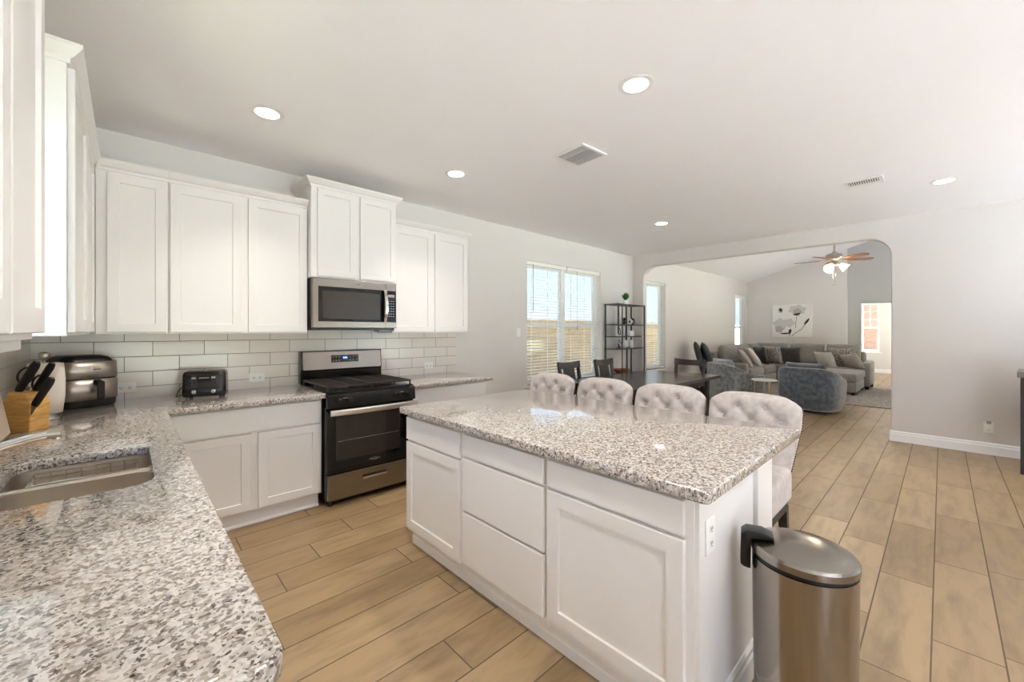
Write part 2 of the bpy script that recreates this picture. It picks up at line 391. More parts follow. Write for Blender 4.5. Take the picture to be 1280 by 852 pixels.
def tag(o, label, cat, group=None):
    o['label'] = label; o['category'] = cat
    if group: o['group'] = group
    return o
def thing(name, label, cat, loc=(0, 0, 0), rz=0.0, group=None):
    o = bpy.data.objects.new(name, None); o.empty_display_size = 0.05; COL.objects.link(o)
    o.location = loc; o.rotation_euler = (0, 0, rz)
    return tag(o, label, cat, group)
def struct(o):
    o['kind'] = 'structure'; return o
def dup(src, loc, rz, label, group=None):
    r = src.copy(); COL.objects.link(r); r.location = loc; r.rotation_euler = (0, 0, rz); r['label'] = label
    if group: r['group'] = group
    def kids(a, b):
        for ch in list(a.children):
            c = ch.copy(); COL.objects.link(c); c.parent = b; kids(ch, c)
    kids(src, r)
    return r
def bx(name, m, parent, *c, bevel=0.0, seg=2, local=False):
    return B().box(*c).build(name, m, parent, bevel, seg, local=local)
def rot(ax, deg): return Matrix.Rotation(math.radians(deg), 4, ax)
def T(x, y, z): return Matrix.Translation((x, y, z))
def frame_M(o, U, N):
    """local (u, n, z) -> world"""
    return Matrix(((U[0], N[0], 0, o[0]), (U[1], N[1], 0, o[1]), (0, 0, 1, o[2]), (0, 0, 0, 1)))
def rrect(x0, y0, x1, y1, r, n=6):
    out = []
    for cx, cy, a in ((x1 - r, y1 - r, 0), (x0 + r, y1 - r, 90), (x0 + r, y0 + r, 180), (x1 - r, y0 + r, 270)):
        for k in range(n + 1):
            t = math.radians(a + 90 * k / n); out.append((cx + r * math.cos(t), cy + r * math.sin(t)))
    return out

# ------------------------------------------------------------------ setting: floor, walls, ceilings
LX, BY, AX = -0.461, 4.05, 7.0          # cabinet-run wall, range wall, arch wall
RY = -3.4                               # wall behind the camera
CZ = 2.80
struct(B().box(LX - 0.2, RY - 0.2, -0.12, 18.3, BY + 0.2, 0.0).build('floor', FLOOR))
struct(B().box(LX - 0.2, RY - 0.2, CZ, AX + 0.001, BY + 0.2, CZ + 0.15).build('ceiling', CEIL))
def wall_grid(name, m, axis, a0, a1, z0, z1, n0, n1, holes):
    """wall along x ('x') or y ('y') with rectangular holes (a0, a1, z0, z1)"""
    A = sorted({a0, a1, *[h[0] for h in holes], *[h[1] for h in holes]}); Zs = sorted({z0, z1, *[h[2] for h in holes], *[h[3] for h in holes]})
    b = B()
    for p, q in zip(A, A[1:]):
        run = None
        for r, t in zip(Zs, Zs[1:]):
            hole = any(h[0] < (p + q) / 2 < h[1] and h[2] < (r + t) / 2 < h[3] for h in holes)
            if not hole: run = (run[0], t) if run else (r, t)
            if (hole or t == Zs[-1]) and run:
                if axis == 'x': b.box(p, n0, run[0], q, n1, run[1])
                else: b.box(n0, p, run[0], n1, q, run[1])
                run = None
    return struct(b.build(name, m))
W1 = (4.127, 5.943, 0.60, 2.39); W2 = (7.43, 8.342, 0.60, 2.39); W3 = (12.596, 13.491, 0.60, 2.42)
wall_grid('wall_back', WALL, 'x', LX - 0.2, 13.9, 0, 4.1, BY, BY + 0.17, [W1, W2, W3])
WS = (1.62, 2.27, 1.08, 2.2)
wall_grid('wall_left', WALL, 'y', RY - 0.2, BY + 0.1, 0, CZ, LX - 0.17, LX, [WS])
FILL_WIN1 = (-0.3, 1.9, 0.3, 2.35); FILL_WIN2 = (4.3, 6.3, 0.05, 2.35)
wall_grid('wall_front', WALL, 'x', LX - 0.2, AX + 0.14, 0, CZ, RY - 0.17, RY, [FILL_WIN1, FILL_WIN2])
# arch wall with a wide round-cornered opening
y0, y1, zt, r = 0.438, 3.834, 2.575, 0.24
poly = [(BY, 0), (BY, 4.1), (RY, 4.1), (RY, 0), (y0, 0)]
for k in range(9):
    a = math.radians(180 - 90 * k / 8); poly.append((y0 + r + r * math.cos(a), zt - r + r * math.sin(a)))
for k in range(9):
    a = math.radians(90 - 90 * k / 8); poly.append((y1 - r + r * math.cos(a), zt - r + r * math.sin(a)))
poly.append((y1, 0))
struct(B().prism(poly, 'x', AX, AX + 0.14).build('wall_arch', WALL, bevel=0.012, seg=3))
# living room shell
FX = 13.64; RIDGE = 0.9; SL = 0.2975; LY = -2.2
def vz(y): return 2.846 + SL * (BY - y) if y > RIDGE else 2.846 + SL * (BY - RIDGE) - SL * (RIDGE - y)
struct(B().prism([(BY + .1, vz(BY + .1)), (RIDGE, vz(RIDGE)), (LY - .1, vz(LY - .1)), (LY - .1, vz(LY - .1) + .12), (RIDGE, vz(RIDGE) + .12), (BY + .1, vz(BY + .1) + .12)], 'x', AX + 0.14, FX + 0.5).build('ceiling_living', CEIL))
struct(B().box(FX, 1.70, 0, FX + 0.3, BY + 0.05, 4.1).build('wall_far', WALL))
wall_grid('wall_far_recess', WALL_DARK, 'y', LY, 1.70, 0, 4.1, FX + 0.10, FX + 0.26, [(0.2, 1.43, -0.01, 2.085)])
FILL_WIN_LIVING = (9.2, 11.8, 0.4, 2.2)
wall_grid('wall_right', WALL, 'x', AX + 0.14, FX + 0.3, 0, 4.1, LY - 0.16, LY, [FILL_WIN_LIVING])
# passage and room beyond the living room
PX = 18.0; PW = (1.40, 1.90, 0.68, 2.34)
wall_grid('wall_passage_end', WALL, 'y', -1.6, 3.0, 0, 2.75, PX, PX + 0.16, [PW])
struct(B().box(FX + 0.26, 2.6, 0, PX + 0.1, 2.75, 2.75).build('wall_passage_side', WALL))
FILL_WIN_PASSAGE = (14.6, 17.4, 0.3, 2.3)
wall_grid('wall_passage_front', WALL, 'x', FX + 0.26, PX + 0.1, 0, 2.75, -1.4, -1.25, [FILL_WIN_PASSAGE])
struct(B().box(FX + 0.26, -1.4, 2.6, PX + 0.1, 2.7, 2.75).build('ceiling_passage', CEIL))
# baseboards
BBP = [(0, 0), (0.016, 0), (0.016, 0.09), (0.011, 0.1), (0.011, 0.118), (0.005, 0.13), (0, 0.13)]
def baseboard(name, path, side):
    return struct(B().sweep(path, BBP, side).build(name, TRIMW))
baseboard('baseboard_arch', [(AX, RY), (AX, y0 - 0.0), (AX + 0.14, y0 - 0.0)], -1)
baseboard('baseboard_back', [(2.86, BY), (AX, BY)], 1)
baseboard('baseboard_living', [(AX + 0.14, BY), (FX, BY), (FX, 1.70)], 1)
baseboard('baseboard_passage', [(PX, 2.6), (PX, -1.25)], 1)
# tiled splashback
struct(B().box(LX + 0.006, BY - 0.008, 0.893, 2.885, BY + 0.001, 1.40).build('wall_back_tile', TILE))
struct(B().box(LX - 0.001, 0.66, 0.893, LX + 0.006, BY, 1.08).box(LX - 0.001, 0.66, 1.08, LX + 0.006, WS[0] - 0.02, 1.40).box(LX - 0.001, WS[1] + 0.02, 1.08, LX + 0.006, BY, 1.40).build('wall_left_tile', TILE_SIDE))

# ------------------------------------------------------------------ windows and blinds
def window(idx, M, a0, a1, z0, z1, mull=(), rail=True, grid=None, sill=True, depth=0.10):
    """M maps (along, into the wall, up) to world; the frame sits at the outer side of the reveal"""
    w = bpy.data.objects.new('window_%d' % idx, None); COL.objects.link(w); w['kind'] = 'structure'
    w.location = M @ Vector((a0, 0, z0))
    d0, d1 = depth, depth + 0.06
    b = B(M); fw = 0.045
    b.box(a0, d0, z0, a0 + fw, d1, z1).box(a1 - fw, d0, z0, a1, d1, z1).box(a0 + fw, d0, z1 - fw, a1 - fw, d1, z1).box(a0 + fw, d0, z0, a1 - fw, d1, z0 + fw)
    for mpos in mull: b.box(mpos - 0.045, d0 - 0.01, z0 + fw, mpos + 0.045, d1, z1 - fw)
    b.build('window_frame', VINYL, w, bevel=0.004)
    edges = [a0 + fw] + [e for mpos in mull for e in (mpos - 0.045, mpos + 0.045)] + [a1 - fw]
    zm = (z0 + z1) / 2 - 0.02
    for i in range(0, len(edges), 2):
        p, q = edges[i], edges[i + 1]
        s = B(M)
        if rail: s.box(p, d0 + 0.01, zm - 0.03, q, d1 - 0.005, zm + 0.03)
        s.box(p, d0 + 0.015, z0 + fw, p + 0.03, d1 - 0.01, z1 - fw).box(q - 0.03, d0 + 0.015, z0 + fw, q, d1 - 0.01, z1 - fw)
        s.box(p + .03, d0 + 0.015, z1 - fw - .03, q - .03, d1 - 0.01, z1 - fw).box(p + .03, d0 + 0.015, z0 + fw, q - .03, d1 - 0.01, z0 + fw + .03)
        if grid:
            for k in range(1, grid[0]): s.box(p + (q - p) * k / grid[0] - 0.008, d0 + 0.03, zm, p + (q - p) * k / grid[0] + 0.008, d1 - 0.015, z1 - fw)
            for k in range(1, grid[1]): s.box(p, d0 + 0.03, zm + (z1 - fw - zm) * k / grid[1] - 0.008, q, d1 - 0.015, zm + (z1 - fw - zm) * k / grid[1] + 0.008)
        s.build('window_sash', VINYL, w)
        B(M).box(p, d0 + 0.034, z0 + fw, q, d0 + 0.038, z1 - fw).build('window_pane', GLASS, w)
    if sill: B(M).box(a0 - 0.05, -0.025, z0 - 0.03, a1 + 0.05, depth, z0).build('window_sill', TRIMW, w, bevel=0.006)
    return w
def blind(label, M, a0, a1, z0, z1, tilt=12, wand=None, cord=None, group=None, n0=0.045, step=0.044):
    t = thing('venetian_blind', label, 'blind', M @ Vector(((a0 + a1) / 2, n0, z0)), 0, group)
    B(M).box(a0, n0 - 0.03, z1 - 0.055, a1, n0 + 0.03, z1 - 0.002).build('headrail', BLIND, t, bevel=0.003)
    s = B(M); z = z1 - 0.08; c, sn = math.cos(math.radians(tilt)) * 0.024, math.sin(math.radians(tilt)) * 0.024
    while z > z0 + 0.06:
        s.rings([[(a, n0 - c, z - sn), (a, n0, z + 0.0026), (a, n0 + c, z + sn), (a, n0, z - 0.0006)] for a in (a0 + 0.004, a1 - 0.004)]); z -= step
    s.build('slats', BLIND, t)
    B(M).box(a0, n0 - 0.025, z0 + 0.012, a1, n0 + 0.025, z0 + 0.034).build('bottom_rail', BLIND, t, bevel=0.003)
    L = B(M)
    for k in (0.14, 0.86) if a1 - a0 < 0.7 else (0.1, 0.5, 0.9):
        a = a0 + (a1 - a0) * k
        L.box(a - 0.006, n0 - 0.027, z0 + 0.02, a + 0.006, n0 - 0.0262, z1 - 0.05)
    L.build('ladder_tape', BLIND, t)
    if wand: B(M).tube([(wand, n0 - 0.045, z1 - 0.05), (wand, n0 - 0.05, z1 - 0.75)], 0.005, 8).build('tilt_wand', GREY_PL, t, smooth=True)
    if cord:
        B(M).tube([(cord, n0 - 0.04, z1 - 0.05), (cord + .01, n0 - 0.04, z1 - 0.93)], 0.003, 6).tube([(cord + .01, n0 - 0.04, z1 - 0.93), (cord + .01, n0 - 0.04, z1 - 0.99)], [0.006, 0.012], 8).build('pull_cord', GREY_PL, t, smooth=True)
    return t
MB_ = Matrix(((1, 0, 0, 0), (0, 1, 0, BY), (0, 0, 1, 0), (0, 0, 0, 1)))       # along x, into +y
window(1, MB_, W1[0], W1[1], W1[2], W1[3], mull=(5.035,))
blind('white slatted blind beside the range wall, its tilt wand hanging at the outer side', MB_, 4.14, 5.022, W1[2], W1[3], wand=4.25)
blind('white slatted blind beside the corner shelf, with a long pull cord', MB_, 5.048, 5.93, W1[2], W1[3], cord=5.28)
window(2, MB_, W2[0], W2[1], W2[2], W2[3])
blind('white slatted blind seen just through the arch, next to the arch edge', MB_, W2[0] + .012, W2[1] - .012, W2[2], W2[3])
window(3, MB_, W3[0], W3[1], W3[2], W3[3])
blind('white slatted blind at the end of the living room, behind the sofa corner', MB_, W3[0] + .012, W3[1] - .012, W3[2], W3[3])
window(4, Matrix(((0, 1, 0, PX), (1, 0, 0, 0), (0, 0, 1, 0), (0, 0, 0, 1))), PW[0], PW[1], PW[2], PW[3], grid=(2, 3), depth=0.06)
window(5, Matrix(((0, -1, 0, LX), (1, 0, 0, 0), (0, 0, 1, 0), (0, 0, 0, 1))), WS[0], WS[1], WS[2], WS[3])
MF = Matrix(((1, 0, 0, 0), (0, -1, 0, RY), (0, 0, 1, 0), (0, 0, 0, 1)))
window(6, MF, FILL_WIN1[0], FILL_WIN1[1], FILL_WIN1[2], FILL_WIN1[3], mull=(0.8,))  # unseen rear window added so sun and sky fill the kitchen
window(7, MF, FILL_WIN2[0], FILL_WIN2[1], FILL_WIN2[2], FILL_WIN2[3], mull=(5.3,), rail=False)  # second unseen rear window, also added for daylight fill
window(8, Matrix(((1, 0, 0, 0), (0, -1, 0, LY), (0, 0, 1, 0), (0, 0, 0, 1))), FILL_WIN_LIVING[0], FILL_WIN_LIVING[1], FILL_WIN_LIVING[2], FILL_WIN_LIVING[3], mull=(10.5,))  # out-of-view window added to light the living room
window(9, Matrix(((1, 0, 0, 0), (0, -1, 0, -1.25), (0, 0, 1, 0), (0, 0, 0, 1))), FILL_WIN_PASSAGE[0], FILL_WIN_PASSAGE[1], FILL_WIN_PASSAGE[2], FILL_WIN_PASSAGE[3], mull=(16.0,), depth=0.05)  # out-of-view window added to brighten the passage
struct(B().prism([(0.3, 4.9), (4.2, 4.9), (4.2, 8.2), (2.2, 9.2), (0.3, 8.2)], 'x', 2.5, 24.0).build('yard_shade_block', WALL))   # unseen upper block added to cast shade over the back yard
# outdoors: lawn, board fence, shrubs, a brick house
struct(B().box(-40, -40, -0.5, 60, 60, -0.2).build('lawn', LAWN))
BOUNCE_SLAB = mat('pale_bounce_slab', (206, 204, 200), 0.85, var=0.04, scale=6)
struct(B().box(-2, -9.5, -0.22, 15.0, RY - 0.25, -0.12).build('bounce_ground', BOUNCE_SLAB))  # unseen pale slab added to bounce sunlight up onto the ceiling
struct(B().box(-4.1, -2.0, -0.3, -3.8, 7.0, 3.4).build('bounce_wall', mat('pale_blue_bounce_paint', (128, 138, 150), 0.8, var=0.02)))  # unseen wall added to reflect sun in through the sink window
fb = B(); x = -4.0
while x < 34:
    fb.box(x, 9.0, -0.2, x + 0.138, 9.025, 1.75 + random.uniform(-.01, .01)); x += 0.142
fr = tag(fb.build('board_fence', FENCEM), 'tan wooden board fence across the back yard, seen through the blinds', 'fence')
B().box(-4, 9.03, 0.2, 34, 9.07, 0.29).box(-4, 9.03, 1.4, 34, 9.07, 1.49).build('fence_rail', FENCEM, fr)
def shrub(name, label, loc, r, h, m):
    b = B()
    for k in range(170):
        a = random.uniform(0, 2 * PI); z = random.random(); q = r * math.sqrt(random.random()) * (1 - 0.6 * z)
        c = Vector((loc[0] + q * math.cos(a), loc[1] + q * math.sin(a), loc[2] + 0.1 + z * h)); s_ = random.uniform(.05, .1)
        d = Vector((random.uniform(-1, 1), random.uniform(-1, 1), random.uniform(-.4, 1))).normalized(); e = d.orthogonal().normalized()
        b.f([b.v(*(c - d * s_)), b.v(*(c + e * s_ * .5)), b.v(*(c + d * s_)), b.v(*(c - e * s_ * .5))])
    t = thing(name, label, 'shrub', loc); b.build('foliage', m, t)
    B().tube([loc, (loc[0], loc[1], loc[2] + h * 0.5)], 0.03, 8).build('stem', EDGEWOOD, t); return t
shrub('garden_shrub', 'yellow green shrub outside the living room window behind the sofa corner', (14.3, 4.95, -0.2), 0.5, 1.6, SHRUBM)
h = B().box(22.5, -3, -0.2, 23, 6, 4.5).build('neighbour_house', BRICKM); tag(h, 'tan brick house wall outside the window beyond the living room', 'house')
h2 = B().prism([(11.0, 2.2), (14.0, 3.6), (17.0, 2.2), (16.6, 2.0), (16.6, -.2), (11.4, -.2), (11.4, 2.0)], 'y', 24, 30).build('neighbour_cottage', ROOFM)
tag(h2, 'small dark roofed house beyond the fence, seen through the dining blinds', 'house')

# ------------------------------------------------------------------ upper cabinets
CRP = [(0, 0), (0.008, 0), (0.010, 0.018), (0.022, 0.026), (0.040, 0.046), (0.046, 0.054), (0.046, 0.068), (0, 0.068)]
MBK = frame_M((0, 0, 0), (1, 0), (0, -1))          # back-wall run: u = x, n = -y
def upper(label, x0, x1, yf, z0, z1, doors, crown, group, rail=0.058):
    t = thing('wall_cabinet', label, 'cabinet', ((x0 + x1) / 2, BY, z0), 0, group)
    B().box(x0, yf, z0, x1, BY - 0.001, z1).build('carcass', CAB, t, bevel=0.002)
    for a, b in doors:
        B(MBK).door(a, b, z0 + 0.012, z1 - 0.012, -yf, 0.02, rail).build('door', CAB, t)
    if crown:
        B().sweep(crown, CRP, 1, z1 - 0.002).build('crown_moulding', CAB, t)
    return t
G_UP = None
UF = 3.72
upper('narrow single-door white cabinet in the corner of the range wall', -0.15, 0.208, UF, 1.36, 2.422, [(-0.098, 0.197)], [(-0.145, UF), (0.208, UF)], G_UP)
upper('white two-door wall cabinet above the black toaster', 0.209, 1.114, UF, 1.36, 2.422, [(0.216, 0.640), (0.682, 1.106)], [(0.209, UF), (1.114, UF)], G_UP)
upper('taller raised white cabinet above the stainless microwave', 1.116, 1.886, 3.63, 1.836, 2.60, [(1.163, 1.487), (1.530, 1.874)], [(1.116, BY - .01), (1.116, 3.63), (1.886, 3.63), (1.886, BY - .01)], G_UP, 0.05)
upper('white two-door wall cabinet between the microwave and the bare wall', 1.888, 2.815, UF, 1.36, 2.422, [(1.897, 2.347), (2.378, 2.806)], [(1.888, UF), (2.815, UF), (2.815, BY - .01)], G_UP)
MLF = frame_M((0, 0, 0), (0, 1), (1, 0))           # cabinets on the sink wall: u = y, n = x
def upper_left(label, ya, yb, doors, crown, rail):
    t = thing('wall_cabinet', label, 'cabinet', (LX, (ya + yb) / 2, 1.36), 0)
    B().box(LX + 0.001, ya, 1.36, -0.172, yb, 2.422).build('carcass', CAB, t, bevel=0.002)
    for a, b in doors: B(MLF).door(a, b, 1.375, 2.41, -0.171, 0.021, 0.058).build('door', CAB, t)
    B().sweep(crown, CRP, 1, 2.42).build('crown_moulding', CAB, t)
    if rail: B().box(LX + 0.03, ya + 0.02, 1.335, -0.186, yb - 0.03, 1.36).build('light_rail', CAB, t, bevel=0.003)
    return t
upper_left('white wall cabinet with a bright end panel facing the sink window', 2.335, UF + 0.0, [(2.35, 2.98), (3.0, 3.655)], [(LX + .01, 2.335), (-0.172, 2.335), (-0.172, UF)], False)
upper_left('white two-door wall cabinet close by, cut off by the picture edge', 0.74, 1.55, [(0.752, 1.125), (1.147, 1.538)], [(LX + .01, 0.74), (-0.172, 0.74), (-0.172, 1.55), (LX + .01, 1.55)], True)

# ------------------------------------------------------------------ countertops and base cabinets
CT, CB_ = 0.893, 0.857
SK = (-0.30, 1.748, 0.065, 2.338)                # sink cut-out
poly_o = [(LX + .007, 0.675), (0.145, 0.675)] + [(0.145 + .03 * math.sin(math.radians(a)), 0.705 - .03 * math.cos(math.radians(a))) for a in (30, 60, 90)] + [(0.175, 3.285), (1.118, 3.285), (1.118, BY - .009), (LX + .007, BY - .009)]
def slab_with_hole(outer, hole, z0, z1):
    bm = bmesh.new()
    rings_ = []
    for loop in (outer, hole):
        if not loop: continue
        vs = [bm.verts.new((p[0], p[1], z0)) for p in loop]
        rings_.append([bm.edges.new((vs[i], vs[(i + 1) % len(vs)])) for i in range(len(vs))])
    es = [e for r_ in rings_ for e in r_]
    res = bmesh.ops.triangle_fill(bm, use_beauty=True, edges=es)
    faces = [g for g in res['geom'] if isinstance(g, bmesh.types.BMFace)]
    ex = bmesh.ops.extrude_face_region(bm, geom=faces)
    bmesh.ops.translate(bm, vec=(0, 0, z1 - z0), verts=[g for g in ex['geom'] if isinstance(g, bmesh.types.BMVert)])
    b = B(); b.bm.free(); b.bm = bm
    return b
hole = rrect(*SK, 0.07, 7)
ct = slab_with_hole(poly_o, hole, CB_, CT).build('countertop', GRANITE, bevel=0.006, seg=3)
tag(ct, 'L-shaped speckled granite countertop with the sink cut into it', 'countertop')
ct2 = B().box(1.889, 3.285, CB_, 2.83, BY - .009, CT).build('countertop', GRANITE, bevel=0.006, seg=3)
tag(ct2, 'short speckled granite countertop between the range and the bare wall', 'countertop')
def base_back(label, x0, x1, fronts, kick_to=None):
    t = thing('base_cabinet', label, 'cabinet', ((x0 + x1) / 2, BY, 0))
    B().box(x0, 3.365, 0.105, x1, BY - .01, CB_ - .001).build('carcass', CAB, t, bevel=0.002)
    B().box(x0 + .002, 3.40, 0.0, x1 - .015, BY - .02, 0.105).build('toe_kick', CAB, t)
    B().sweep([(x0 + .002, 3.40), (x1 - .015, 3.40)], [(0, 0), (0.014, 0), (0.014, 0.012), (0.006, 0.02), (0, 0.02)], 1, 0).build('shoe_moulding', TRIMW, t)
    for kind, a, b, z0, z1 in fronts:
        if kind == 'door': B(MBK).door(a, b, z0, z1, -3.364, 0.02).build('door', CAB, t)
        else: B(MBK).box(a, -3.364, z0, b, -3.344, z1).build('drawer_front', CAB, t, bevel=0.003)
    return t
base_back('white base cabinet with one wide drawer front over two doors beside the range', 0.150, 1.112, [('dr', 0.195, 1.098, 0.668, 0.838), ('door', 0.195, 0.632, 0.118, 0.655), ('door', 0.678, 1.098, 0.118, 0.655)])
base_back('white base cabinet under the short granite countertop', 1.893, 2.79, [('dr', 1.91, 2.775, 0.668, 0.838), ('door', 1.91, 2.325, 0.118, 0.655), ('door', 2.36, 2.775, 0.118, 0.655)])
def base_left(label, ya, yb):
    t = thing('base_cabinet', label, 'cabinet', (LX, (ya + yb) / 2, 0))
    c = B().box(LX + .01, ya, 0.105, 0.125, yb, 0.66).box(0.10, ya, 0.66, 0.125, yb, CB_ - .001).box(LX + .01, ya, 0.66, 0.10, ya + .018, CB_ - .001).box(LX + .01, yb - .018, 0.66, 0.10, yb, CB_ - .001)
    c.build('carcass', CAB, t)
    B().box(LX + .02, ya, 0.0, 0.08, yb, 0.105).build('toe_kick', CAB, t)
    m = (ya + yb) / 2
    for a, b in ((ya + .012, m - .018), (m + .018, yb - .012)):
        B(MLF).door(a, b, 0.118, 0.655, 0.126, 0.02).build('door', CAB, t)
    B(MLF).box(ya + .012, 0.126, 0.668, yb - .012, 0.146, 0.838).build('drawer_front', CAB, t, bevel=0.003)
    return t
base_left('white sink base cabinet below the stainless double sink', 1.46, 2.40)
base_left('white base cabinet under the long granite counter, before the sink', 0.69, 1.455)
base_left('white base cabinet under the counter below the knife block', 2.405, 3.36)

# sink
sk = thing('kitchen_sink', 'stainless undermount double-bowl sink set in the granite countertop', 'sink', (-0.12, 2.04, 0.66))
def bowl(y0, y1):
    b = B(); o = []
    for i, (ins, z) in enumerate(((-0.012, 0.8565), (0.0, 0.8545), (0.004, 0.80), (0.012, 0.70), (0.03, 0.675), (0.06, 0.668))):
        o.append([(p[0], p[1], z) for p in rrect(SK[0] - .004 + ins, y0 + ins, SK[2] + .004 - ins, y1 - ins, max(0.06 - ins * .3, 0.02), 6)])
    b.rings(o, cap=False); n = len(o[-1]); b.f([b.bm.verts[:][-n:][i] for i in range(n)])
    return b
bw = bowl(1.743, 2.058); ob = bw.build('bowl', SINK_STEEL, sk, smooth=True)
ob2 = bowl(2.088, 2.343).build('bowl', SINK_STEEL, sk, smooth=True)
for o_ in (ob, ob2):
    so = o_.modifiers.new('solid', 'SOLIDIFY'); so.thickness = 0.0015
B().tube([(SK[0], 2.073, 0.847), (SK[2], 2.073, 0.847)], 0.0155, 14).build('divider', SINK_STEEL, sk, smooth=True)
rk = thing('sink_rack', 'wire drainer rack standing inside the far sink bowl', 'rack', (-0.12, 2.21, 0.67))
b = B(); ya, yb = 2.125, 2.295
for yy in (ya, yb):
    for zz in (0.852, 0.834): b.tube([(-0.25, yy, zz), (0.03, yy, zz)], 0.003, 6)
for xx in (-0.25, 0.03):
    for zz in (0.852, 0.834): b.tube([(xx, ya, zz), (xx, yb, zz)], 0.0024, 6)
for k in range(8):
    xx = -0.25 + 0.28 * k / 7
    b.tube([(xx, ya, 0.852), (xx, ya, 0.705), (xx, yb, 0.705), (xx, yb, 0.852)], 0.002, 6)
b.build('wire_frame', CHROME, rk, smooth=True)
for xx in (-.24, .02):
    for yy in (2.13, 2.29): B().tube([(xx, yy, .676), (xx, yy, .706)], .006, 8).build('rubber_foot', GREY_PL, rk)
fc = thing('kitchen_faucet', 'chrome single-lever faucet reaching over the sink', 'faucet', (-0.385, 1.95, CT))
B().lathe([(0.028, 0), (0.028, 0.008), (0.022, 0.016), (0.02, 0.09), (0.018, 0.1)], (-0.385, 1.95, CT), 20).build('base', CHROME, fc, smooth=True)
B().tube([(-0.385, 1.95, 0.97), (-0.37, 1.95, 0.995), (-0.34, 1.95, 1.012), (-0.28, 1.95, 1.032), (-0.22, 1.95, 1.047), (-0.178, 1.95, 1.053)], [0.017, 0.016, 0.014, 0.012, 0.0115, 0.011], 14).build('spout', CHROME, fc, smooth=True)
B().tube([(-0.185, 1.95, 1.052), (-0.155, 1.95, 1.052)], 0.0155, 14).tube([(-0.166, 1.95, 1.05), (-0.164, 1.95, 1.035)], 0.011, 12).build('aerator', NICKEL, fc, smooth=True)
B().tube([(-0.39, 1.95, 0.995), (-0.40, 1.97, 1.02), (-0.41, 2.03, 1.04)], [0.012, 0.009, 0.006], 10).build('lever', CHROME, fc, smooth=True)

# ------------------------------------------------------------------ range
rg = thing('gas_range', 'freestanding gas range in stainless and black with an oven below', 'stove', (1.503, 3.68, 0))
RX0, RX1 = 1.124, 1.882
B().box(RX0, 3.30, 0.03, RX1, BY - .03, 0.885).build('body', BLACK_GLOSS, rg, bevel=0.004)
for fx, fy in ((RX0 + .04, 3.33), (RX1 - .04, 3.33), (RX0 + .04, 3.97), (RX1 - .04, 3.97)):
    B().lathe([(0.02, 0), (0.022, 0.01), (0.016, 0.032)], (fx, fy, 0), 12).build('foot', BLACK_MATTE, rg)
B().prism([(3.252, .772), (3.262, .876), (3.30, .892), (3.34, .892), (3.34, .772)], 'x', RX0, RX1).build('control_panel', BLACK_GLOSS, rg, bevel=0.004)
B().box(RX0, 3.30, 0.885, RX1, 3.955, 0.902).build('cooktop', BLACK_GLOSS, rg, bevel=0.006)
# continuous grates and burners
def grate(x0, x1):
    g = B(); y0, y1, z = 3.315, 3.915, 0.936
    for y in (y0, y1): g.bar((x0, y, z), (x1, y, z), 0.014, 0.014)
    for x in (x0, (x0 + x1) / 2, x1): g.bar((x, y0, z), (x, y1, z), 0.012, 0.012)
    for k in range(1, 8): g.bar((x0, y0 + (y1 - y0) * k / 8, z), (x1, y0 + (y1 - y0) * k / 8, z), 0.009, 0.01)
    for x in (x0 + .004, x1 - .004):
        for y in (y0 + .005, (y0 + y1) / 2, y1 - .005): g.bar((x, y, 0.902), (x, y, z), 0.012, 0.012)
    g.build('grate', IRON, rg)
grate(1.14, 1.497); grate(1.509, 1.866)
for bx_ in (1.3, 1.7):
    for by_ in (3.46, 3.77):
        o_ = B().lathe([(0.055, 0), (0.055, 0.006), (0.04, 0.008), (0.04, 0.014), (0.044, 0.016), (0.042, 0.022), (0, 0.024)], (bx_, by_, 0.902), 20).build('burner', IRON, rg, smooth=True)
KN = rot('X', 85)
for kx in (1.212, 1.30, 1.70, 1.79):
    M_ = T(kx, 3.256, 0.828) @ rot('X', 94)
    B(M_).lathe([(0.024, 0), (0.024, 0.006), (0.019, 0.01), (0.017, 0.028), (0, 0.03)], (0, 0, 0), 20).box(-.003, -.017, 0.01, .003, .017, 0.036).build('knob', BLACK_MATTE, rg, smooth=True)
for kx in (1.256, 1.745): B().box(kx - .02, 3.2535, .846, kx + .02, 3.257, .851).build('marking', GREY_PL, rg)
# backguard
B().prism([(3.955, .895), (3.955, 1.015), (3.945, 1.02), (3.965, 1.195), (4.025, 1.195), (4.025, .895)], 'x', RX0 + .004, RX1 + .012).build('backguard', BLACK_GLOSS, rg, bevel=0.004)
Mg = T(0, 3.942, 1.022) @ rot('X', -6.5)
bgp = B(Mg).prism(rrect(RX0 + .02, 0.0, RX1 - .002, 0.166, 0.012, 4), 'y', -0.006, 0.004).build('backguard_panel', STEEL, rg, bevel=0.002)
dsp = B(Mg).prism(rrect(1.392, .062, 1.65, .13, .006, 3), 'y', -0.0085, 0.0).build('display', BLACK_GLASS, bgp)
B(Mg).box(1.498, -0.0092, .086, 1.543, -0.008, .120).build('clock_window', DISPLAY_BLUE, dsp)
def text(body, size, M, m, parent, name, extrude=0.0005):
    c = bpy.data.curves.new(name, 'FONT'); c.body = body; c.size = size; c.align_x = 'CENTER'; c.align_y = 'CENTER'; c.extrude = extrude
    q = bpy.data.objects.new(name, c); COL.objects.link(q)
    me = bpy.data.meshes.new_from_object(q.evaluated_get(bpy.context.evaluated_depsgraph_get()))
    bpy.data.objects.remove(q); me.transform(wm(parent).inverted() @ M); me.materials.clear(); me.materials.append(m)
    o = bpy.data.objects.new(name, me); COL.objects.link(o); o.parent = parent
    return o
text('9:46', 0.022, Mg @ T(1.5205, -0.0096, .103) @ rot('X', 90), CLOCK_GLOW, dsp, 'clock_digits')
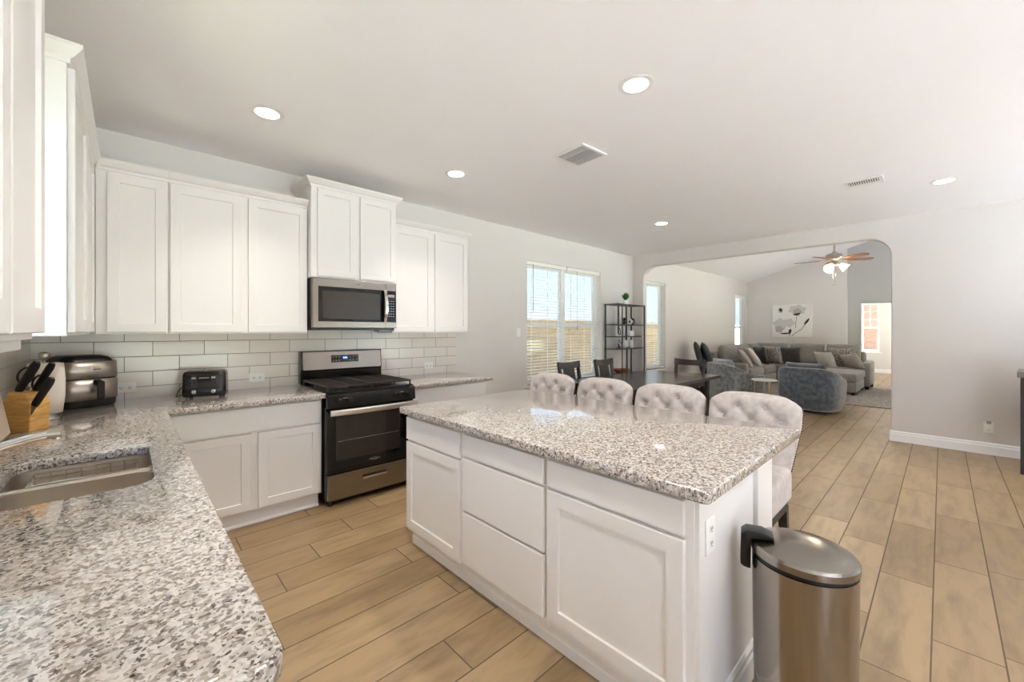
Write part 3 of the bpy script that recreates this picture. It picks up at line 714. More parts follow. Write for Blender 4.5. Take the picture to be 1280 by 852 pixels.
for kx in (1.41, 1.437, 1.464, 1.57, 1.60, 1.63):
    for kz in (.078, .113): B(Mg).box(kx - .006, -0.0092, kz - .003, kx + .006, -0.008, kz + .003).build('button', GREY_PL, dsp)
# oven door
od = B().box(RX0 + .003, 3.262, 0.262, RX1 - .003, 3.302, 0.752).build('oven_door', BLACK_GLASS, rg, bevel=0.004)
B().prism(rrect(1.186, .36, 1.735, .705, .012, 4), 'y', 3.2605, 3.264).build('door_window', OVEN_WIN, od)
B().box(1.2, 3.2600, .508, 1.72, 3.2608, .512).build('rack_line', NICKEL, od)
hd = B(); hd.tube([(RX0 + .03, 3.262, .742), (RX0 + .03, 3.235, .742)], .01, 10).tube([(RX1 - .03, 3.262, .742), (RX1 - .03, 3.235, .742)], .01, 10)
hd.build('handle_bracket', STEEL, od)
HP = []
for k in range(17):
    q = -1 + k / 8; HP.append((1.503 + 0.372 * q, 3.214 - 0.018 * (1 - q * q), 0.744))
hb = B(); hb.rings([[(p[0], p[1] + dy, p[2] + dz) for dy, dz in ((0.012, -.022), (-.004, -.022), (-.012, -.012), (-.012, .012), (-.004, .022), (0.012, .022))] for p in HP])
hb.build('handle', mat('satin_steel', (206, 200, 192), 0.32, 1.0, var=0.02), od, smooth=True, ang=30)
text('Whirlpool', 0.022, T(1.503, 3.2612, .318) @ rot('X', 90), CHROME, od, 'logo')
ring = B(); ring.tube([(1.503 + .018 * math.cos(a * PI / 12), 3.2608, .318 + .012 * math.sin(a * PI / 12)) for a in range(25)], 0.001, 6).build('logo_ring', NICKEL, od)
dr = B().box(RX0 + .004, 3.264, 0.052, RX1 - .004, 3.302, 0.252).build('storage_drawer', STEEL, rg, bevel=0.004)
B().prism(rrect(1.40, .172, 1.61, .202, .012, 4), 'y', 3.2615, 3.266).build('handle_slot', BLACK_MATTE, dr)
B().prism(rrect(1.40, .168, 1.612, .184, .006, 4), 'y', 3.2575, 3.266).build('handle_lip', CHROME, dr)

# ------------------------------------------------------------------ microwave
mw = thing('microwave', 'stainless over-the-range microwave with a curved handle and black keypad', 'microwave', (1.503, 3.84, 1.39))
B().box(RX0, 3.655, 1.405, RX1, BY - .01, 1.834).build('body', mat('dark_grey_case', (70, 66, 62), 0.4, 0.6, var=0.03), mw, bevel=0.003)
B().box(RX0 + .01, 3.64, 1.388, RX1 - .01, BY - .02, 1.406).build('underside', BLACK_MATTE, mw)
B().box(RX1 - .15, 3.66, 1.376, RX1 - .04, 3.78, 1.39).build('surface_light', GREY_PL, mw)
B().box(RX0, 3.612, 1.408, 1.774, 3.656, 1.832).build('door', STEEL, mw, bevel=0.004)
dw = B().box(1.168, 3.609, 1.462, 1.772, 3.616, 1.762).build('door_glass', BLACK_GLASS, mw, bevel=0.002)
B().prism(rrect(1.20, 1.485, 1.715, 1.725, .012, 4), 'y', 3.6078, 3.612).build('window', MW_WIN, dw)
cp = B().box(1.776, 3.612, 1.408, RX1, 3.656, 1.832).build('control_side', STEEL, mw, bevel=0.004)
B().box(1.776, 3.609, 1.462, RX1 - .006, 3.616, 1.762).build('keypad', BLACK_GLASS, cp)
B().box(1.795, 3.6082, 1.70, 1.86, 3.61, 1.725).build('display', GREY_PL, cp)
kp = B()
for i in range(3):
    for j in range(7): kp.box(1.80 + i * .022, 3.6083, 1.515 + j * .024, 1.811 + i * .022, 3.6095, 1.522 + j * .024)
kp.build('button', GREY_PL, cp)
mh = B(); pts = []
for k in range(13):
    q = -1 + k / 6; pts.append((1.757, 3.585 - .028 * (1 - q * q), 1.612 + .15 * q))
mh.rings([[(p[0] + dx, p[1] + dy, p[2]) for dx, dy in ((-.016, .012), (-.016, -.002), (-.008, -.01), (.008, -.01), (.016, -.002), (.016, .012))] for p in pts])
mh.build('handle', CHROME, mw, smooth=True)
B().box(1.50, 3.6112, 1.795, 1.525, 3.613, 1.80).build('badge', DARK_METAL, mw)

# ------------------------------------------------------------------ things on the counter
def outlet(label, M, w=0.115, h=0.072, kind='outlet', horizontal=True, socket=True):
    """M: local x along the plate, y into the wall, z up; wall face at y=0"""
    t = thing('wall_outlet' if kind == 'outlet' else 'light_switch', label, 'outlet' if kind == 'outlet' else 'switch', M.to_translation(), 0)
    B(M).box(-w / 2, -0.006, -h / 2, w / 2, 0.0, h / 2).build('plate', WHITE_PL, t, bevel=0.003)
    if kind == 'outlet':
        for s_ in (-1, 1):
            cx, cz = (s_ * w * .2, 0) if horizontal else (0, s_ * h * .2)
            q = B(M).prism(rrect(cx - .015, cz - .015, cx + .015, cz + .015, .008, 4), 'y', -.0085, -.005).build('socket', WHITE_PL, t)
            B(M).box(cx - .007, -.0092, cz - .005, cx - .004, -.008, cz + .006).box(cx + .004, -.0092, cz - .005, cx + .007, -.008, cz + .006).box(cx - .0025, -.0092, cz - .012, cx + .0025, -.008, cz - .008).build('slot', DARK_METAL, q)
    else:
        B(M).box(-.017, -.010, -.033, .017, -.005, .033).build('rocker', WHITE_PL, t, bevel=0.002)
    return t
MW_ = lambda x, z: T(x, BY - .008, z)
outlet('white outlet in the tiles behind the black toaster', MW_(0.806, 0.982))
outlet('white outlet in the tiles above the short countertop', MW_(2.505, 0.985))
outlet('white outlet in the tiles beside the air fryer', MW_(-0.012, 0.972))
outlet('white light switch on the bare wall before the dining window', T(3.95, BY, 1.36), 0.075, 0.118, 'switch')
MA = Matrix(((0, 1, 0, AX), (-1, 0, 0, 0), (0, 0, 1, 0), (0, 0, 0, 1)))
ol = outlet('white outlet low on the arch wall with a plug-in device', MA @ T(0.36, 0, 0.30), 0.075, 0.12, horizontal=False)
pd = thing('plug_in_freshener', 'grey and white plug-in device pushed into the low wall outlet', 'air freshener', MA @ Vector((0.36, -0.03, .31)))
B(MA).prism(rrect(.335, .285, .385, .345, .01, 4), 'y', -.045, -.0095).build('body', WHITE_PL, pd, bevel=.004)
B(MA).lathe([(0.016, 0), (0.019, .01), (0.019, .028), (0.01, .034)], (.36, -.03, .345), 14).build('cap', GREY_PL, pd, smooth=True)

af = thing('air_fryer', 'stainless and black basket air fryer in the counter corner', 'air fryer', (-0.215, 3.835, CT), math.radians(27))
def af_ring(z, hw, d0, d1, r): return [(p[0], p[1], z) for p in rrect(-hw, d0, hw, d1, r, 6)]
B().rings([af_ring(0.0, .128, -.115, .15, .05), af_ring(.008, .135, -.12, .155, .055), af_ring(.05, .14, -.125, .16, .06), af_ring(.2, .138, -.12, .158, .06), af_ring(.295, .130, -.105, .15, .06), af_ring(.318, .12, -.08, .14, .06), af_ring(.33, .09, -.05, .11, .05)]).build('housing', BLACK_MATTE, af, smooth=True, local=True, ang=60)
def af_front(z0, z1, name, out):
    b = B(); rs = []
    for z in (z0, (z0 + z1) / 2, z1):
        k = 0.003 - 0.025 * max(0, (z - .2) / .13)
        rs.append([(x, y - out - k * .4, z) for x, y in [(.137, .02), (.139, -.06), (.13, -.10), (.1, -.122), (.05, -.127), (0, -.128), (-.05, -.127), (-.1, -.122), (-.13, -.10), (-.139, -.06), (-.137, .02)]])
    R_ = b.rings(rs, closed_ring=False, cap=False)
    o = b.build(name, FRYER_STEEL, af, smooth=True, local=True, ang=60)
    so = o.modifiers.new('solid', 'SOLIDIFY'); so.thickness = 0.004; so.offset = 0
    return o
up_ = af_front(.188, .292, 'front_panel', .003)
B().box(-.006, -.136, .24, .032, -.129, .245).build('badge', DARK_METAL, af, local=True)
bk = af_front(.05, .178, 'basket', .004)
B().prism([(-.13, .178), (-.15, .172), (-.186, .165), (-.186, .06), (-.178, .055), (-.17, .06), (-.17, .14), (-.13, .145)], 'x', -.006, .030).build('handle', BLACK_MATTE, af, bevel=.004, local=True)
pt = thing('paper_towel_holder', 'upright steel paper towel holder with a round knob in the corner', 'holder', (-0.335, 3.40, CT))
B().lathe([(0.075, 0), (0.075, 0.012), (0.07, .022), (0.068, .03), (0.012, .032), (0.008, .033)], (-0.335, 3.40, CT), 28).build('base', STEEL, pt, smooth=True)
B().lathe([(0.006, .03), (0.006, .325)], (-0.335, 3.40, CT), 10).build('rod', NICKEL, pt, smooth=True)
B().lathe([(0.006, .322), (0.012, .328), (0.022, .338), (0.0245, .352), (0.02, .365), (0.008, .372)], (-0.335, 3.40, CT), 18).build('knob', NICKEL, pt, smooth=True)
pr = thing('paper_towel_roll', 'white paper towel roll on the upright holder', 'paper towel', (-0.335, 3.40, CT + .034))
B().lathe([(0.02, 0.0), (0.060, 0), (0.063, .003), (0.063, .274), (0.060, .277), (0.02, .277)], (-0.335, 3.40, CT + .034), 32).build('roll', PAPER, pr, smooth=True)
b = B(); R_ = []
for z in (.0, .09, .18, .24, .276):
    bul = 0.004 + .012 * math.sin(PI * min(z / .3, 1))
    R_.append([(-0.335 + (0.0645 + bul * max(0, (k - 4)) / 8) * math.cos(-1.9 + k * .16), 3.40 + (0.0645 + bul * max(0, (k - 4)) / 8) * math.sin(-1.9 + k * .16), CT + .034 + z) for k in range(13)])
b.rings(R_, closed_ring=False, cap=False); o_ = b.build('loose_sheet', PAPER, pr, smooth=True); o_.modifiers.new('s', 'SOLIDIFY').thickness = .0015
# knife block, turned so its long side faces the room
kbM = T(-0.352, 3.075, CT) @ rot('Z', -35)
kb = thing('knife_block', 'honey coloured wooden knife block with black handled knives', 'knife block', (-0.352, 3.075, CT), math.radians(-35))
kprof = [(-.062, 0), (.045, 0), (.05, .135), (.028, .19), (-.042, .196), (-.078, .11)]
B().prism(kprof, 'y', -.05, .05).build('block', BLOCKWOOD, kb, bevel=.004, local=True)
KD = Vector((0.50, 0, 0.866))
def knife(name, label, base, ln, w, cat='knife'):
    t = thing(name, label, cat, kbM @ Vector(base), math.radians(-35))
    p0 = Vector((0, 0, 0)); d = KD
    b = B(); n = d.orthogonal()
    R_ = []
    ax = Vector((0, 1, 0)); bx2 = d.cross(ax)
    for q, s_ in ((-.0, .8), (.1, .95), (.5, 1.0), (.85, 1.05), (1.0, .8)):
        R_.append([tuple(d * (ln * q) + ax * (w * .42 * s_ * math.cos(a)) + bx2 * (w * s_ * math.sin(a))) for a in [2 * PI * k / 12 for k in range(12)]])
    b.rings(R_); b.build('handle', BLACK_MATTE, t, smooth=True, local=True, ang=60)
    B().tube([tuple(d * ln), tuple(d * (ln + .004))], w * .42, 10).build('end_cap', STEEL, t, local=True)
    B().rings([[tuple(d * q + bx2 * i + ax * j) for i, j in ((-.012, -.001), (.012, -.001), (.012, .001), (-.012, .001))] for q in (-.075, .002)]).build('blade', STEEL, t, local=True)
    return t
knife('kitchen_knife', 'black handled knife standing highest in the knife block', (-.020, -.028, .196), .16, .021)
knife('kitchen_knife', 'black handled knife in the middle slot of the knife block', (.016, .012, .196), .15, .018)
knife('kitchen_knife', 'black handled knife in the lowest slot of the knife block', (.062, -.045, .128), .15, .019)
sc_ = thing('kitchen_scissors', 'black looped scissors in the knife block behind the tallest knife', 'scissors', kbM @ Vector((-.03, .02, .196)), math.radians(-35))
for s_ in (-1, 1):
    c = KD * .06 + Vector((0, 0, 0)); sd = Vector((0.866, 0, -.5))
    B().tube([tuple(c + sd * (s_ * .036 + .032 * math.cos(a * PI / 10)) + KD * .042 * math.sin(a * PI / 10)) for a in range(21)], .0045, 8).build('finger_loop', BLACK_MATTE, sc_, smooth=True, local=True)
B().bar(tuple(KD * -.06), tuple(KD * .02), .02, .004, (0, 1, 0)).build('blade', STEEL, sc_, local=True)
# board leaning on the wall
cbM = T(-0.392, 2.965, CT) @ rot('Y', -9)
cb = thing('cutting_board', 'pale board with a brown wood edge leaning on the wall beside the knife block', 'board', (-0.392, 2.965, CT))
B(cbM).box(-.018, -.46, .006, 0.0, 0, .335).build('board', EDGEWOOD, cb, bevel=.003)
B(cbM).box(-.001, -.447, .018, .002, -.012, .322).build('face', mat('pale_board_face', (216, 198, 176), .6, var=.05, scale=10), cb)
# toaster
to = thing('toaster', 'black four-slot toaster with silver dials against the tiles', 'toaster', (0.432, 3.832, CT), math.radians(-14))
def trg(z, hw, hd, r=.03): return [(p[0], p[1], z) for p in rrect(-hw, -hd, hw, hd, r, 5)]
B().rings([trg(.006, .128, .092), trg(.012, .132, .096), trg(.04, .133, .097), trg(.165, .130, .092), trg(.183, .124, .086), trg(.188, .115, .078)]).build('body', BLACK_GLOSS, to, smooth=True, local=True, ang=50)
for sx in (-.06, .06):
    for sy in (-.032, .028): B().box(sx - .046, sy - .012, .185, sx + .046, sy + .012, .1895).build('slot', STEEL, to, local=True)
for sx in (-.058, .058):
    B().box(sx - .016, -.0985, .07, sx + .016, -.094, .155).build('lever_track', BLACK_MATTE, to, local=True)
    B().box(sx - .013, -.116, .136, sx + .013, -.094, .149).build('lever', CHROME, to, bevel=.003, local=True)
    k = B(T(sx, -.096, .042) @ rot('X', 90)).lathe([(.0155, 0), (.0155, .012), (.013, .015), (0, .0155)], (0, 0, 0), 18).build('dial', CHROME, to, smooth=True, local=True)
    B(T(sx, -.096, .042) @ rot('X', 90)).box(-.002, -.012, .014, .002, .012, .019).build('dial_grip', BLACK_MATTE, k, local=True)
B().box(-.03, -.0975, .138, .03, -.094, .144).build('lettering_strip', GREY_PL, to, local=True)
for fx in (-.1, .1):
    for fy in (-.07, .07): B().lathe([(.012, 0), (.012, .007)], (fx, fy, 0), 10).build('foot', BLACK_MATTE, to, local=True)
B().tube([(-.128, .03, .02), (-.15, .02, .012), (-.165, -.02, .005), (-.17, -.05, .006), (-.16, -.02, .05), (-.145, .05, .07), (-.13, .09, .06)], .0035, 8).build('cord', BLACK_MATTE, to, smooth=True, local=True)

# ------------------------------------------------------------------ island
IX0, IX1, IY0, IY1 = 1.268, 2.425, 0.481, 2.405
it = B().prism(rrect(IX0, IY0, IX1, IY1, .02, 4), 'z', 0.852, CT).build('island_worktop', GRANITE, bevel=0.007, seg=3)
tag(it, 'large speckled granite island worktop reflecting the dining window', 'countertop')
MIS = frame_M((0, 0, 0), (0, 1), (-1, 0))          # u = y, n = -x
IF = -1.320
def island_unit(label, ya, yb, fronts):
    t = thing('island_cabinet', label, 'cabinet', (1.6, (ya + yb) / 2, 0))
    B().box(1.320, ya, 0.10, 1.93, yb, 0.851).build('carcass', CAB, t, bevel=.0015)
    B().box(1.365, ya, 0.0, 1.93, yb, 0.10).build('toe_kick', CAB, t)
    B().sweep([(1.365, yb), (1.365, ya)], [(0, 0), (.014, 0), (.014, .045), (.009, .05), (.009, .07), (0, .075)], 1, 0).build('base_moulding', TRIMW, t)
    for kind, a, b, z0, z1 in fronts:
        if kind == 'door': B(MIS).door(a, b, z0, z1, IF + .0005, .02).build('door', CAB, t)
        else: B(MIS).box(a, IF + .0005, z0, b, IF + .0205, z1).build('drawer_front', CAB, t, bevel=.003)
    return t
island_unit('island cabinet with one narrow drawer over one door, nearest the range', 1.776, 2.375, [('dr', 1.793, 2.362, .690, .832), ('door', 1.793, 2.362, .125, .676)])
island_unit('island cabinet with three stacked drawer fronts, in the middle of the run', 1.166, 1.775, [('dr', 1.181, 1.764, .715, .832), ('dr', 1.181, 1.764, .425, .702), ('dr', 1.181, 1.764, .140, .412)])
island_unit('island cabinet with a wide drawer over one big door, beside the trash can', 0.545, 1.165, [('dr', .572, 1.157, .717, .832), ('door', .572, 1.157, .150, .703)])
ip = thing('island_end_panel', 'white island end panel with a corner post behind the trash can', 'panel', (1.75, .53, 0))
B().box(1.322, .5300, 0.0, 1.86, .5445, .851).build('panel', CAB, ip)
B().box(1.86, .512, 0.0, 2.06, .64, .851).build('post', CAB, ip, bevel=.004)
ib = B().box(1.931, .642, 0.0, 2.03, 2.375, .851).build('island_back_panel', CAB, bevel=.002); tag(ib, 'long white back panel of the island facing the stools', 'panel')
B().sweep([(1.86, .530), (1.33, .530)], BBP, -1, 0).build('base_moulding', TRIMW, ip)
outlet('white outlet on the island end panel above the trash can', T(1.402, .530, .705), .075, .118, horizontal=False)

# trash can
tc = thing('trash_can', 'tall brushed steel step trash can at the island end', 'trash can', (1.655, .322, 0))
TH = .64; TR = .148
B().lathe([(.140, 0), (.140, .018), (.134, .022)], (1.655, .322, 0), 40).build('base_ring', BLACK_MATTE, tc, smooth=True)
B().lathe([(.130, .02), (TR - .008, .022), (TR - .004, .2), (TR, TH - .06), (TR, TH - .035), (TR - .01, TH - .035)], (1.655, .322, 0), 56).build('body', STEEL_V, tc, smooth=True)
B().lathe([(TR - .012, TH - .05), (TR - .006, TH - .032), (TR - .006, TH - .022), (TR - .02, TH - .018)], (1.655, .322, 0), 48).build('inner_ring', BLACK_MATTE, tc, smooth=True)
lid = B(T(1.655, .322, TH - .022) @ rot('Z', 30) @ rot('X', 1.0)).lathe([(TR - .004, 0), (TR + .003, .002), (TR + .003, .022), (TR - .003, .03), (TR - .02, .034), (TR * .55, .042), (0, .046)], (0, 0, 0), 56).build('lid', STEEL, tc, smooth=True, ang=28)
hM = T(1.655, .322, 0) @ rot('Z', 108)
B(hM).prism([(TR - .065, .672), (TR - .03, .684), (TR + .018, .682), (TR + .034, .668), (TR + .036, .56), (TR + .026, .553), (TR + .005, .55), (TR + .003, .655), (TR - .065, .664)], 'y', -.030, .030).build('hinge', BLACK_MATTE, tc, bevel=.008, seg=3)
B(T(1.655, .322, 0) @ rot('Z', -72)).box(TR - .03, -.05, .006, TR + .035, .05, .018).build('pedal', BLACK_MATTE, tc, bevel=.004)

# ------------------------------------------------------------------ stools
def make_stool(label):
    """local: back at +x, faces -x; origin on the floor under the seat"""
    t = thing('counter_stool', label, 'stool')
    W = .245; n = 40; m = 26; zb, zt_ = .56, 1.005
    btn = [(-.10, .90), (.10, .90), (-.185, .80), (-.0, .80), (.185, .80), (-.10, .70), (.10, .70)]
    btn = [(-.075, .925), (.075, .925), (-.155, .855), (0, .855), (.155, .855), (-.075, .785), (.075, .785), (0, .715), (-.14, .715), (.14, .715)]
    def outline(b):                                   # half width at height fraction
        w = .205 + .046 * min(1, b * 1.5)
        if b > .75: w -= .050 * ((b - .75) / .25) ** 4
        return w
    def pt(i, j, sg):
        a = -1 + 2 * i / n; b = j / m
        z = zb + (zt_ - zb) * b - (.012 * a * a * b)
        if b > .85: z -= 0.022 * abs(a) ** 8 * (b - .85) / .15
        y = a * outline(b)
        th = .048 * ((1 - abs(a) ** 7) * (1 - abs(2 * b - 1) ** 9)) ** .5
        x = .215 + .10 * b + .01 * (1 - a * a)           # leans back
        if sg < 0:
            d = 0
            for by, bz in btn:
                dy, dz = y - by, z - bz; d += .020 * math.exp(-(dy * dy + dz * dz) / .0008)
                for sx, sz in ((.075, .07), (-.075, .07)):     # creases to neighbours
                    q = max(0, min(1, (dy * sx + dz * sz) / (sx * sx + sz * sz)))
                    e2 = (dy - q * sx) ** 2 + (dz - q * sz) ** 2
                    if bz + sz < .96: d += .010 * math.exp(-e2 / .00016)
            d = min(d, .026)
            return (x - th * 1.25 + d * min(1, th / .03), y, z)
        return (x + th * .55, y, z)
    b_ = B(); fr_, bk_ = {}, {}
    for i in range(n + 1):
        for j in range(m + 1):
            fr_[i, j] = b_.v(*pt(i, j, -1)); bk_[i, j] = fr_[i, j] if i in (0, n) or j in (0, m) else b_.v(*pt(i, j, 1))
    for i in range(n):
        for j in range(m):
            b_.f([fr_[i, j], fr_[i + 1, j], fr_[i + 1, j + 1], fr_[i, j + 1]]); b_.f([bk_[i, j], bk_[i, j + 1], bk_[i + 1, j + 1], bk_[i + 1, j]])
    back = b_.build('backrest', STOOLC, t, smooth=True, local=True, ang=180)
    for by, bz in btn:
        B(T(.215 + .10 * (bz - zb) / (zt_ - zb) - .03, by, bz) @ rot('Y', -78)).lathe([(.008, -.004), (.009, 0), (.006, .004), (0, .005)], (0, 0, 0), 10).build('button', STOOLC, back, smooth=True, local=True)
    for sgn in (-1, 1):
        nh = B()
        for k in range(26):
            b = .06 + .80 * k / 25; z = zb + (zt_ - zb) * b - .012 * b
            nh.box(.215 + .10 * b - .001, sgn * outline(b) - .0045, z - .0045, .215 + .10 * b + .007, sgn * outline(b) + .0045, z + .0045)
        nh.build('nail_stud_trim', STUD, back, bevel=.0015, local=True)
    B().prism(rrect(-.235, -.225, .215, .225, .05, 6), 'z', .45, .63).build('seat', STOOLC, t, bevel=.035, seg=5, local=True)
    B().prism(rrect(-.215, -.205, .205, .205, .03, 4), 'z', .40, .46).build('seat_frame', BLACK_MATTE, t, local=True)
    for lx, ly in ((-.19, -.18), (-.19, .18), (.18, -.18), (.18, .18)):
        sx = 1.12 if lx < 0 else 1.25
        B().rings([[(lx * sx + i * .014, ly * 1.06 + j * .014, 0) for i, j in ((-1, -1), (1, -1), (1, 1), (-1, 1))], [(lx + i * .024, ly + j * .024, .42) for i, j in ((-1, -1), (1, -1), (1, 1), (-1, 1))]]).build('leg', ESPRESSO2, t, local=True, bevel=.003)
    b2 = B()
    b2.bar((-.2, -.185, .2), (-.2, .185, .2), .02, .03).bar((-.2, -.185, .2), (.2, -.185, .2), .02, .03).bar((-.2, .185, .2), (.2, .185, .2), .02, .03)
    b2.build('footrest', ESPRESSO2, t, local=True)
    return t
st = make_stool('tufted taupe counter stool at the island corner by the trash can')
st.location = (2.455, .786, 0)
G_ST = 'tufted stools along the island'
st['group'] = G_ST
dup(st, (2.455, 1.31, 0), 0, 'tufted taupe counter stool in front of the dining table end, second from the trash can', G_ST)
dup(st, (2.455, 1.84, 0), 0, 'tufted taupe counter stool third from the trash can, before the dark dining chairs', G_ST)
dup(st, (2.455, 2.385, 0), 0, 'tufted taupe counter stool at the island end before the dining window', G_ST)

# ------------------------------------------------------------------ dining set
dt = thing('dining_table', 'long dark espresso dining table behind the island stools', 'table', (4.95, 2.67, 0))
B().box(3.9, 2.14, .715, 6.08, 3.22, .76).build('tabletop', ESPRESSO, dt, bevel=.006)
B().box(4.05, 2.26, .62, 5.93, 2.285, .716).box(4.05, 3.075, .62, 5.93, 3.10, .716).box(4.05, 2.285, .62, 4.075, 3.075, .716).box(5.905, 2.285, .62, 5.93, 3.075, .716).build('apron', ESPRESSO, dt)
for lx in (4.08, 5.90):
    for ly in (2.29, 3.07):
        B().rings([[(lx + i * .035, ly + j * .035, 0) for i, j in ((-1, -1), (1, -1), (1, 1), (-1, 1))], [(lx + i * .048, ly + j * .048, .7) for i, j in ((-1, -1), (1, -1), (1, 1), (-1, 1))]]).build('leg', ESPRESSO, dt, bevel=.004)
def make_chair(label, splat=True):
    """local: faces -y, back at +y"""
    t = thing('dining_chair', label, 'chair')
    B().prism(rrect(-.225, -.22, .225, .2, .03, 4), 'z', .425, .475).build('seat', LEATHER, t, bevel=.015, seg=3, local=True)
    for lx in (-.2, .2): B().bar((lx, -.19, 0), (lx, -.19, .43), .038, .038).build('leg', ESPRESSO2, t, local=True)
    for lx in (-.205, .205):
        B().rings([[(lx + i * .018, y + j * .02, z) for i, j in ((-1, -1), (1, -1), (1, 1), (-1, 1))] for y, z in ((.225, 0), (.195, .43), (.215, .68), (.262, .95))]).build('leg', ESPRESSO2, t, local=True)
    tr = B(); tr.rings([[(x, .232 + .028 * (x / .23) ** 2 * -1 + .02 + d, z) for d, z in ((0, .862), (.026, .862), (.035, .962 - .018 * (1 - (x / .23) ** 2)), (.009, .962 - .018 * (1 - (x / .23) ** 2)))] for x in [-.228 + .456 * k / 12 for k in range(13)]])
    tr.build('top_rail', ESPRESSO2, t, local=True)
    B().box(-.19, .195, .50, .19, .222, .545).build('lower_rail', ESPRESSO2, t, local=True)
    if splat:
        B().rings([[(x, y + d, z) for x, d in ((-.115, 0), (.115, 0), (.115, .016), (-.115, .016))] for y, z in ((.2, .53), (.216, .70), (.245, .87))]).build('splat', ESPRESSO2, t, local=True)
    b = B(); b.bar((-.2, -.19, .2), (-.2, .21, .2), .02, .03).bar((.2, -.19, .2), (.2, .21, .2), .02, .03).bar((-.2, 0, .2), (.2, 0, .2), .02, .03)
    b.build('stretcher', ESPRESSO2, t, local=True)
    return t
dc = make_chair('dark wood dining chair before the window, the one further from the corner shelf')
dc.location = (4.44, 3.30, 0)
dup(dc, (5.24, 3.27, 0), 0, 'dark wood dining chair before the window, the one nearer the corner shelf')
d3 = make_chair('dark open-backed dining chair at the table end facing the island', False)
d3.location = (5.93, 2.62, 0); d3.rotation_euler = (0, 0, -PI / 2)

# corner shelf unit
es = thing('etagere_shelf', 'tall black metal etagere with staggered shelves in the dining corner', 'shelf', (6.45, 3.87, 0))
ex0, ex1, ey0, ey1 = 5.985, 6.875, 3.725, 4.015
def post(x, y, z0, z1, w=.022): B().box(x - w / 2, y - w / 2, z0, x + w / 2, y + w / 2, z1).build('post', DARK_METAL, es)
post(ex0 + .03, ey1 - .012, 0, 1.85); post(ex1 - .011, ey0 + .011, 0, 1.85); post(ex1 - .011, ey1 - .012, 0, 1.85); post(ex0 + .011, ey0 + .011, 1.34, 1.85)
post(ex0 + .13, ey0 + .011, 0, 1.85, .014); post(6.26, ey0 + .02, 1.22, 1.85); post(6.28, ey0 + .02, 0, 1.10)
for a, b, z in ((ex0, ex1, 1.84), (ex0, ex1, 1.49), (ex0, ex1 - .14, 1.285), (ex0, ex1, 1.075), (ex0, ex1, .62), (ex0, ex1, .16)):
    if z == 1.49: a = 6.0
    B().box(a, ey0, z - .012, b, ey1, z + .004).build('shelf_board', DARK_METAL, es, bevel=.002)
pp = thing('potted_plant', 'small green plant in a white pot on top of the etagere', 'plant', (6.36, 3.82, 1.844))
B().lathe([(.03, 0), (.04, .005), (.048, .075), (.044, .075), (.04, .06), (0, .06)], (6.36, 3.82, 1.844), 18).build('pot', CERAMIC, pp, smooth=True)
b = B()
for k in range(70):
    a = random.uniform(0, 2 * PI); ln = random.uniform(.10, .17); tilt = random.uniform(.1, .75)
    d = Vector((math.cos(a) * math.sin(tilt), math.sin(a) * math.sin(tilt), math.cos(tilt))); s_ = d.cross(Vector((math.sin(a), -math.cos(a), .2))).normalized()
    p = Vector((6.36, 3.82, 1.905)); s2 = Vector((-math.sin(a), math.cos(a), 0)) * .014
    b.f([b.v(*(p - s2 * .5)), b.v(*(p + s2 * .5)), b.v(*(p + d * ln * .6 + s2)), b.v(*(p + d * ln)), b.v(*(p + d * ln * .6 - s2))])
b.build('leaves', LEAF, pp)
orn = thing('knot_ornament', 'black and white ring sculpture on the upper etagere shelf', 'ornament', (6.5, 3.85, 1.494))
for k, (cx, m_) in enumerate(((6.36, BLACK_GLOSS), (6.50, CERAMIC), (6.62, BLACK_GLOSS))):
    B(T(cx, 3.85 - .03 * (k % 2), 1.494 + .062) @ rot('Z', 30 - 40 * k)).tube([(.045 * math.cos(a * PI / 10), .012 * math.sin(a * PI / 5), .046 * math.sin(a * PI / 10)) for a in range(21)], .016, 10).build('ring', m_, orn, smooth=True)
fr_ = thing('photo_frame', 'white upright frame with a dark motif on the middle etagere shelf', 'frame', (6.20, 3.86, 1.289))
B().box(6.12, 3.85, 1.289, 6.29, 3.87, 1.47).build('frame', CERAMIC, fr_, bevel=.003)
B().box(6.135, 3.847, 1.305, 6.275, 3.851, 1.455).build('mat_board', CANVAS, fr_)
B().box(6.165, 3.8455, 1.32, 6.19, 3.8475, 1.43).box(6.19, 3.8455, 1.405, 6.225, 3.8475, 1.43).box(6.225, 3.8455, 1.32, 6.25, 3.8475, 1.405).box(6.18, 3.8455, 1.31, 6.24, 3.8475, 1.33).build('motif', INK, fr_)
bo = B().prism(rrect(6.47, 3.80, 6.62, 3.90, .01, 3), 'z', 1.289, 1.385).build('keepsake_box', CERAMIC, bevel=.004); tag(bo, 'small white box on the middle etagere shelf', 'box')
br = thing('branch_ornament', 'dark branch ornament with white blossoms on the lower etagere shelf', 'ornament', (6.22, 3.86, 1.079))
B().lathe([(.06, 0), (.062, .008), (.02, .018), (.012, .03)], (6.22, 3.86, 1.079), 16).build('base', BLACK_GLOSS, br, smooth=True)
P_ = [(6.22, 3.86, 1.10), (6.20, 3.86, 1.16), (6.23, 3.86, 1.22), (6.20, 3.86, 1.29)]
B().tube(P_, [.012, .009, .007, .004], 8).tube([(6.2, 3.86, 1.16), (6.27, 3.85, 1.18), (6.31, 3.85, 1.15)], [.008, .006, .004], 8).tube([(6.23, 3.86, 1.22), (6.17, 3.85, 1.25)], [.006, .004], 8).build('branch', BLACK_MATTE, br, smooth=True)
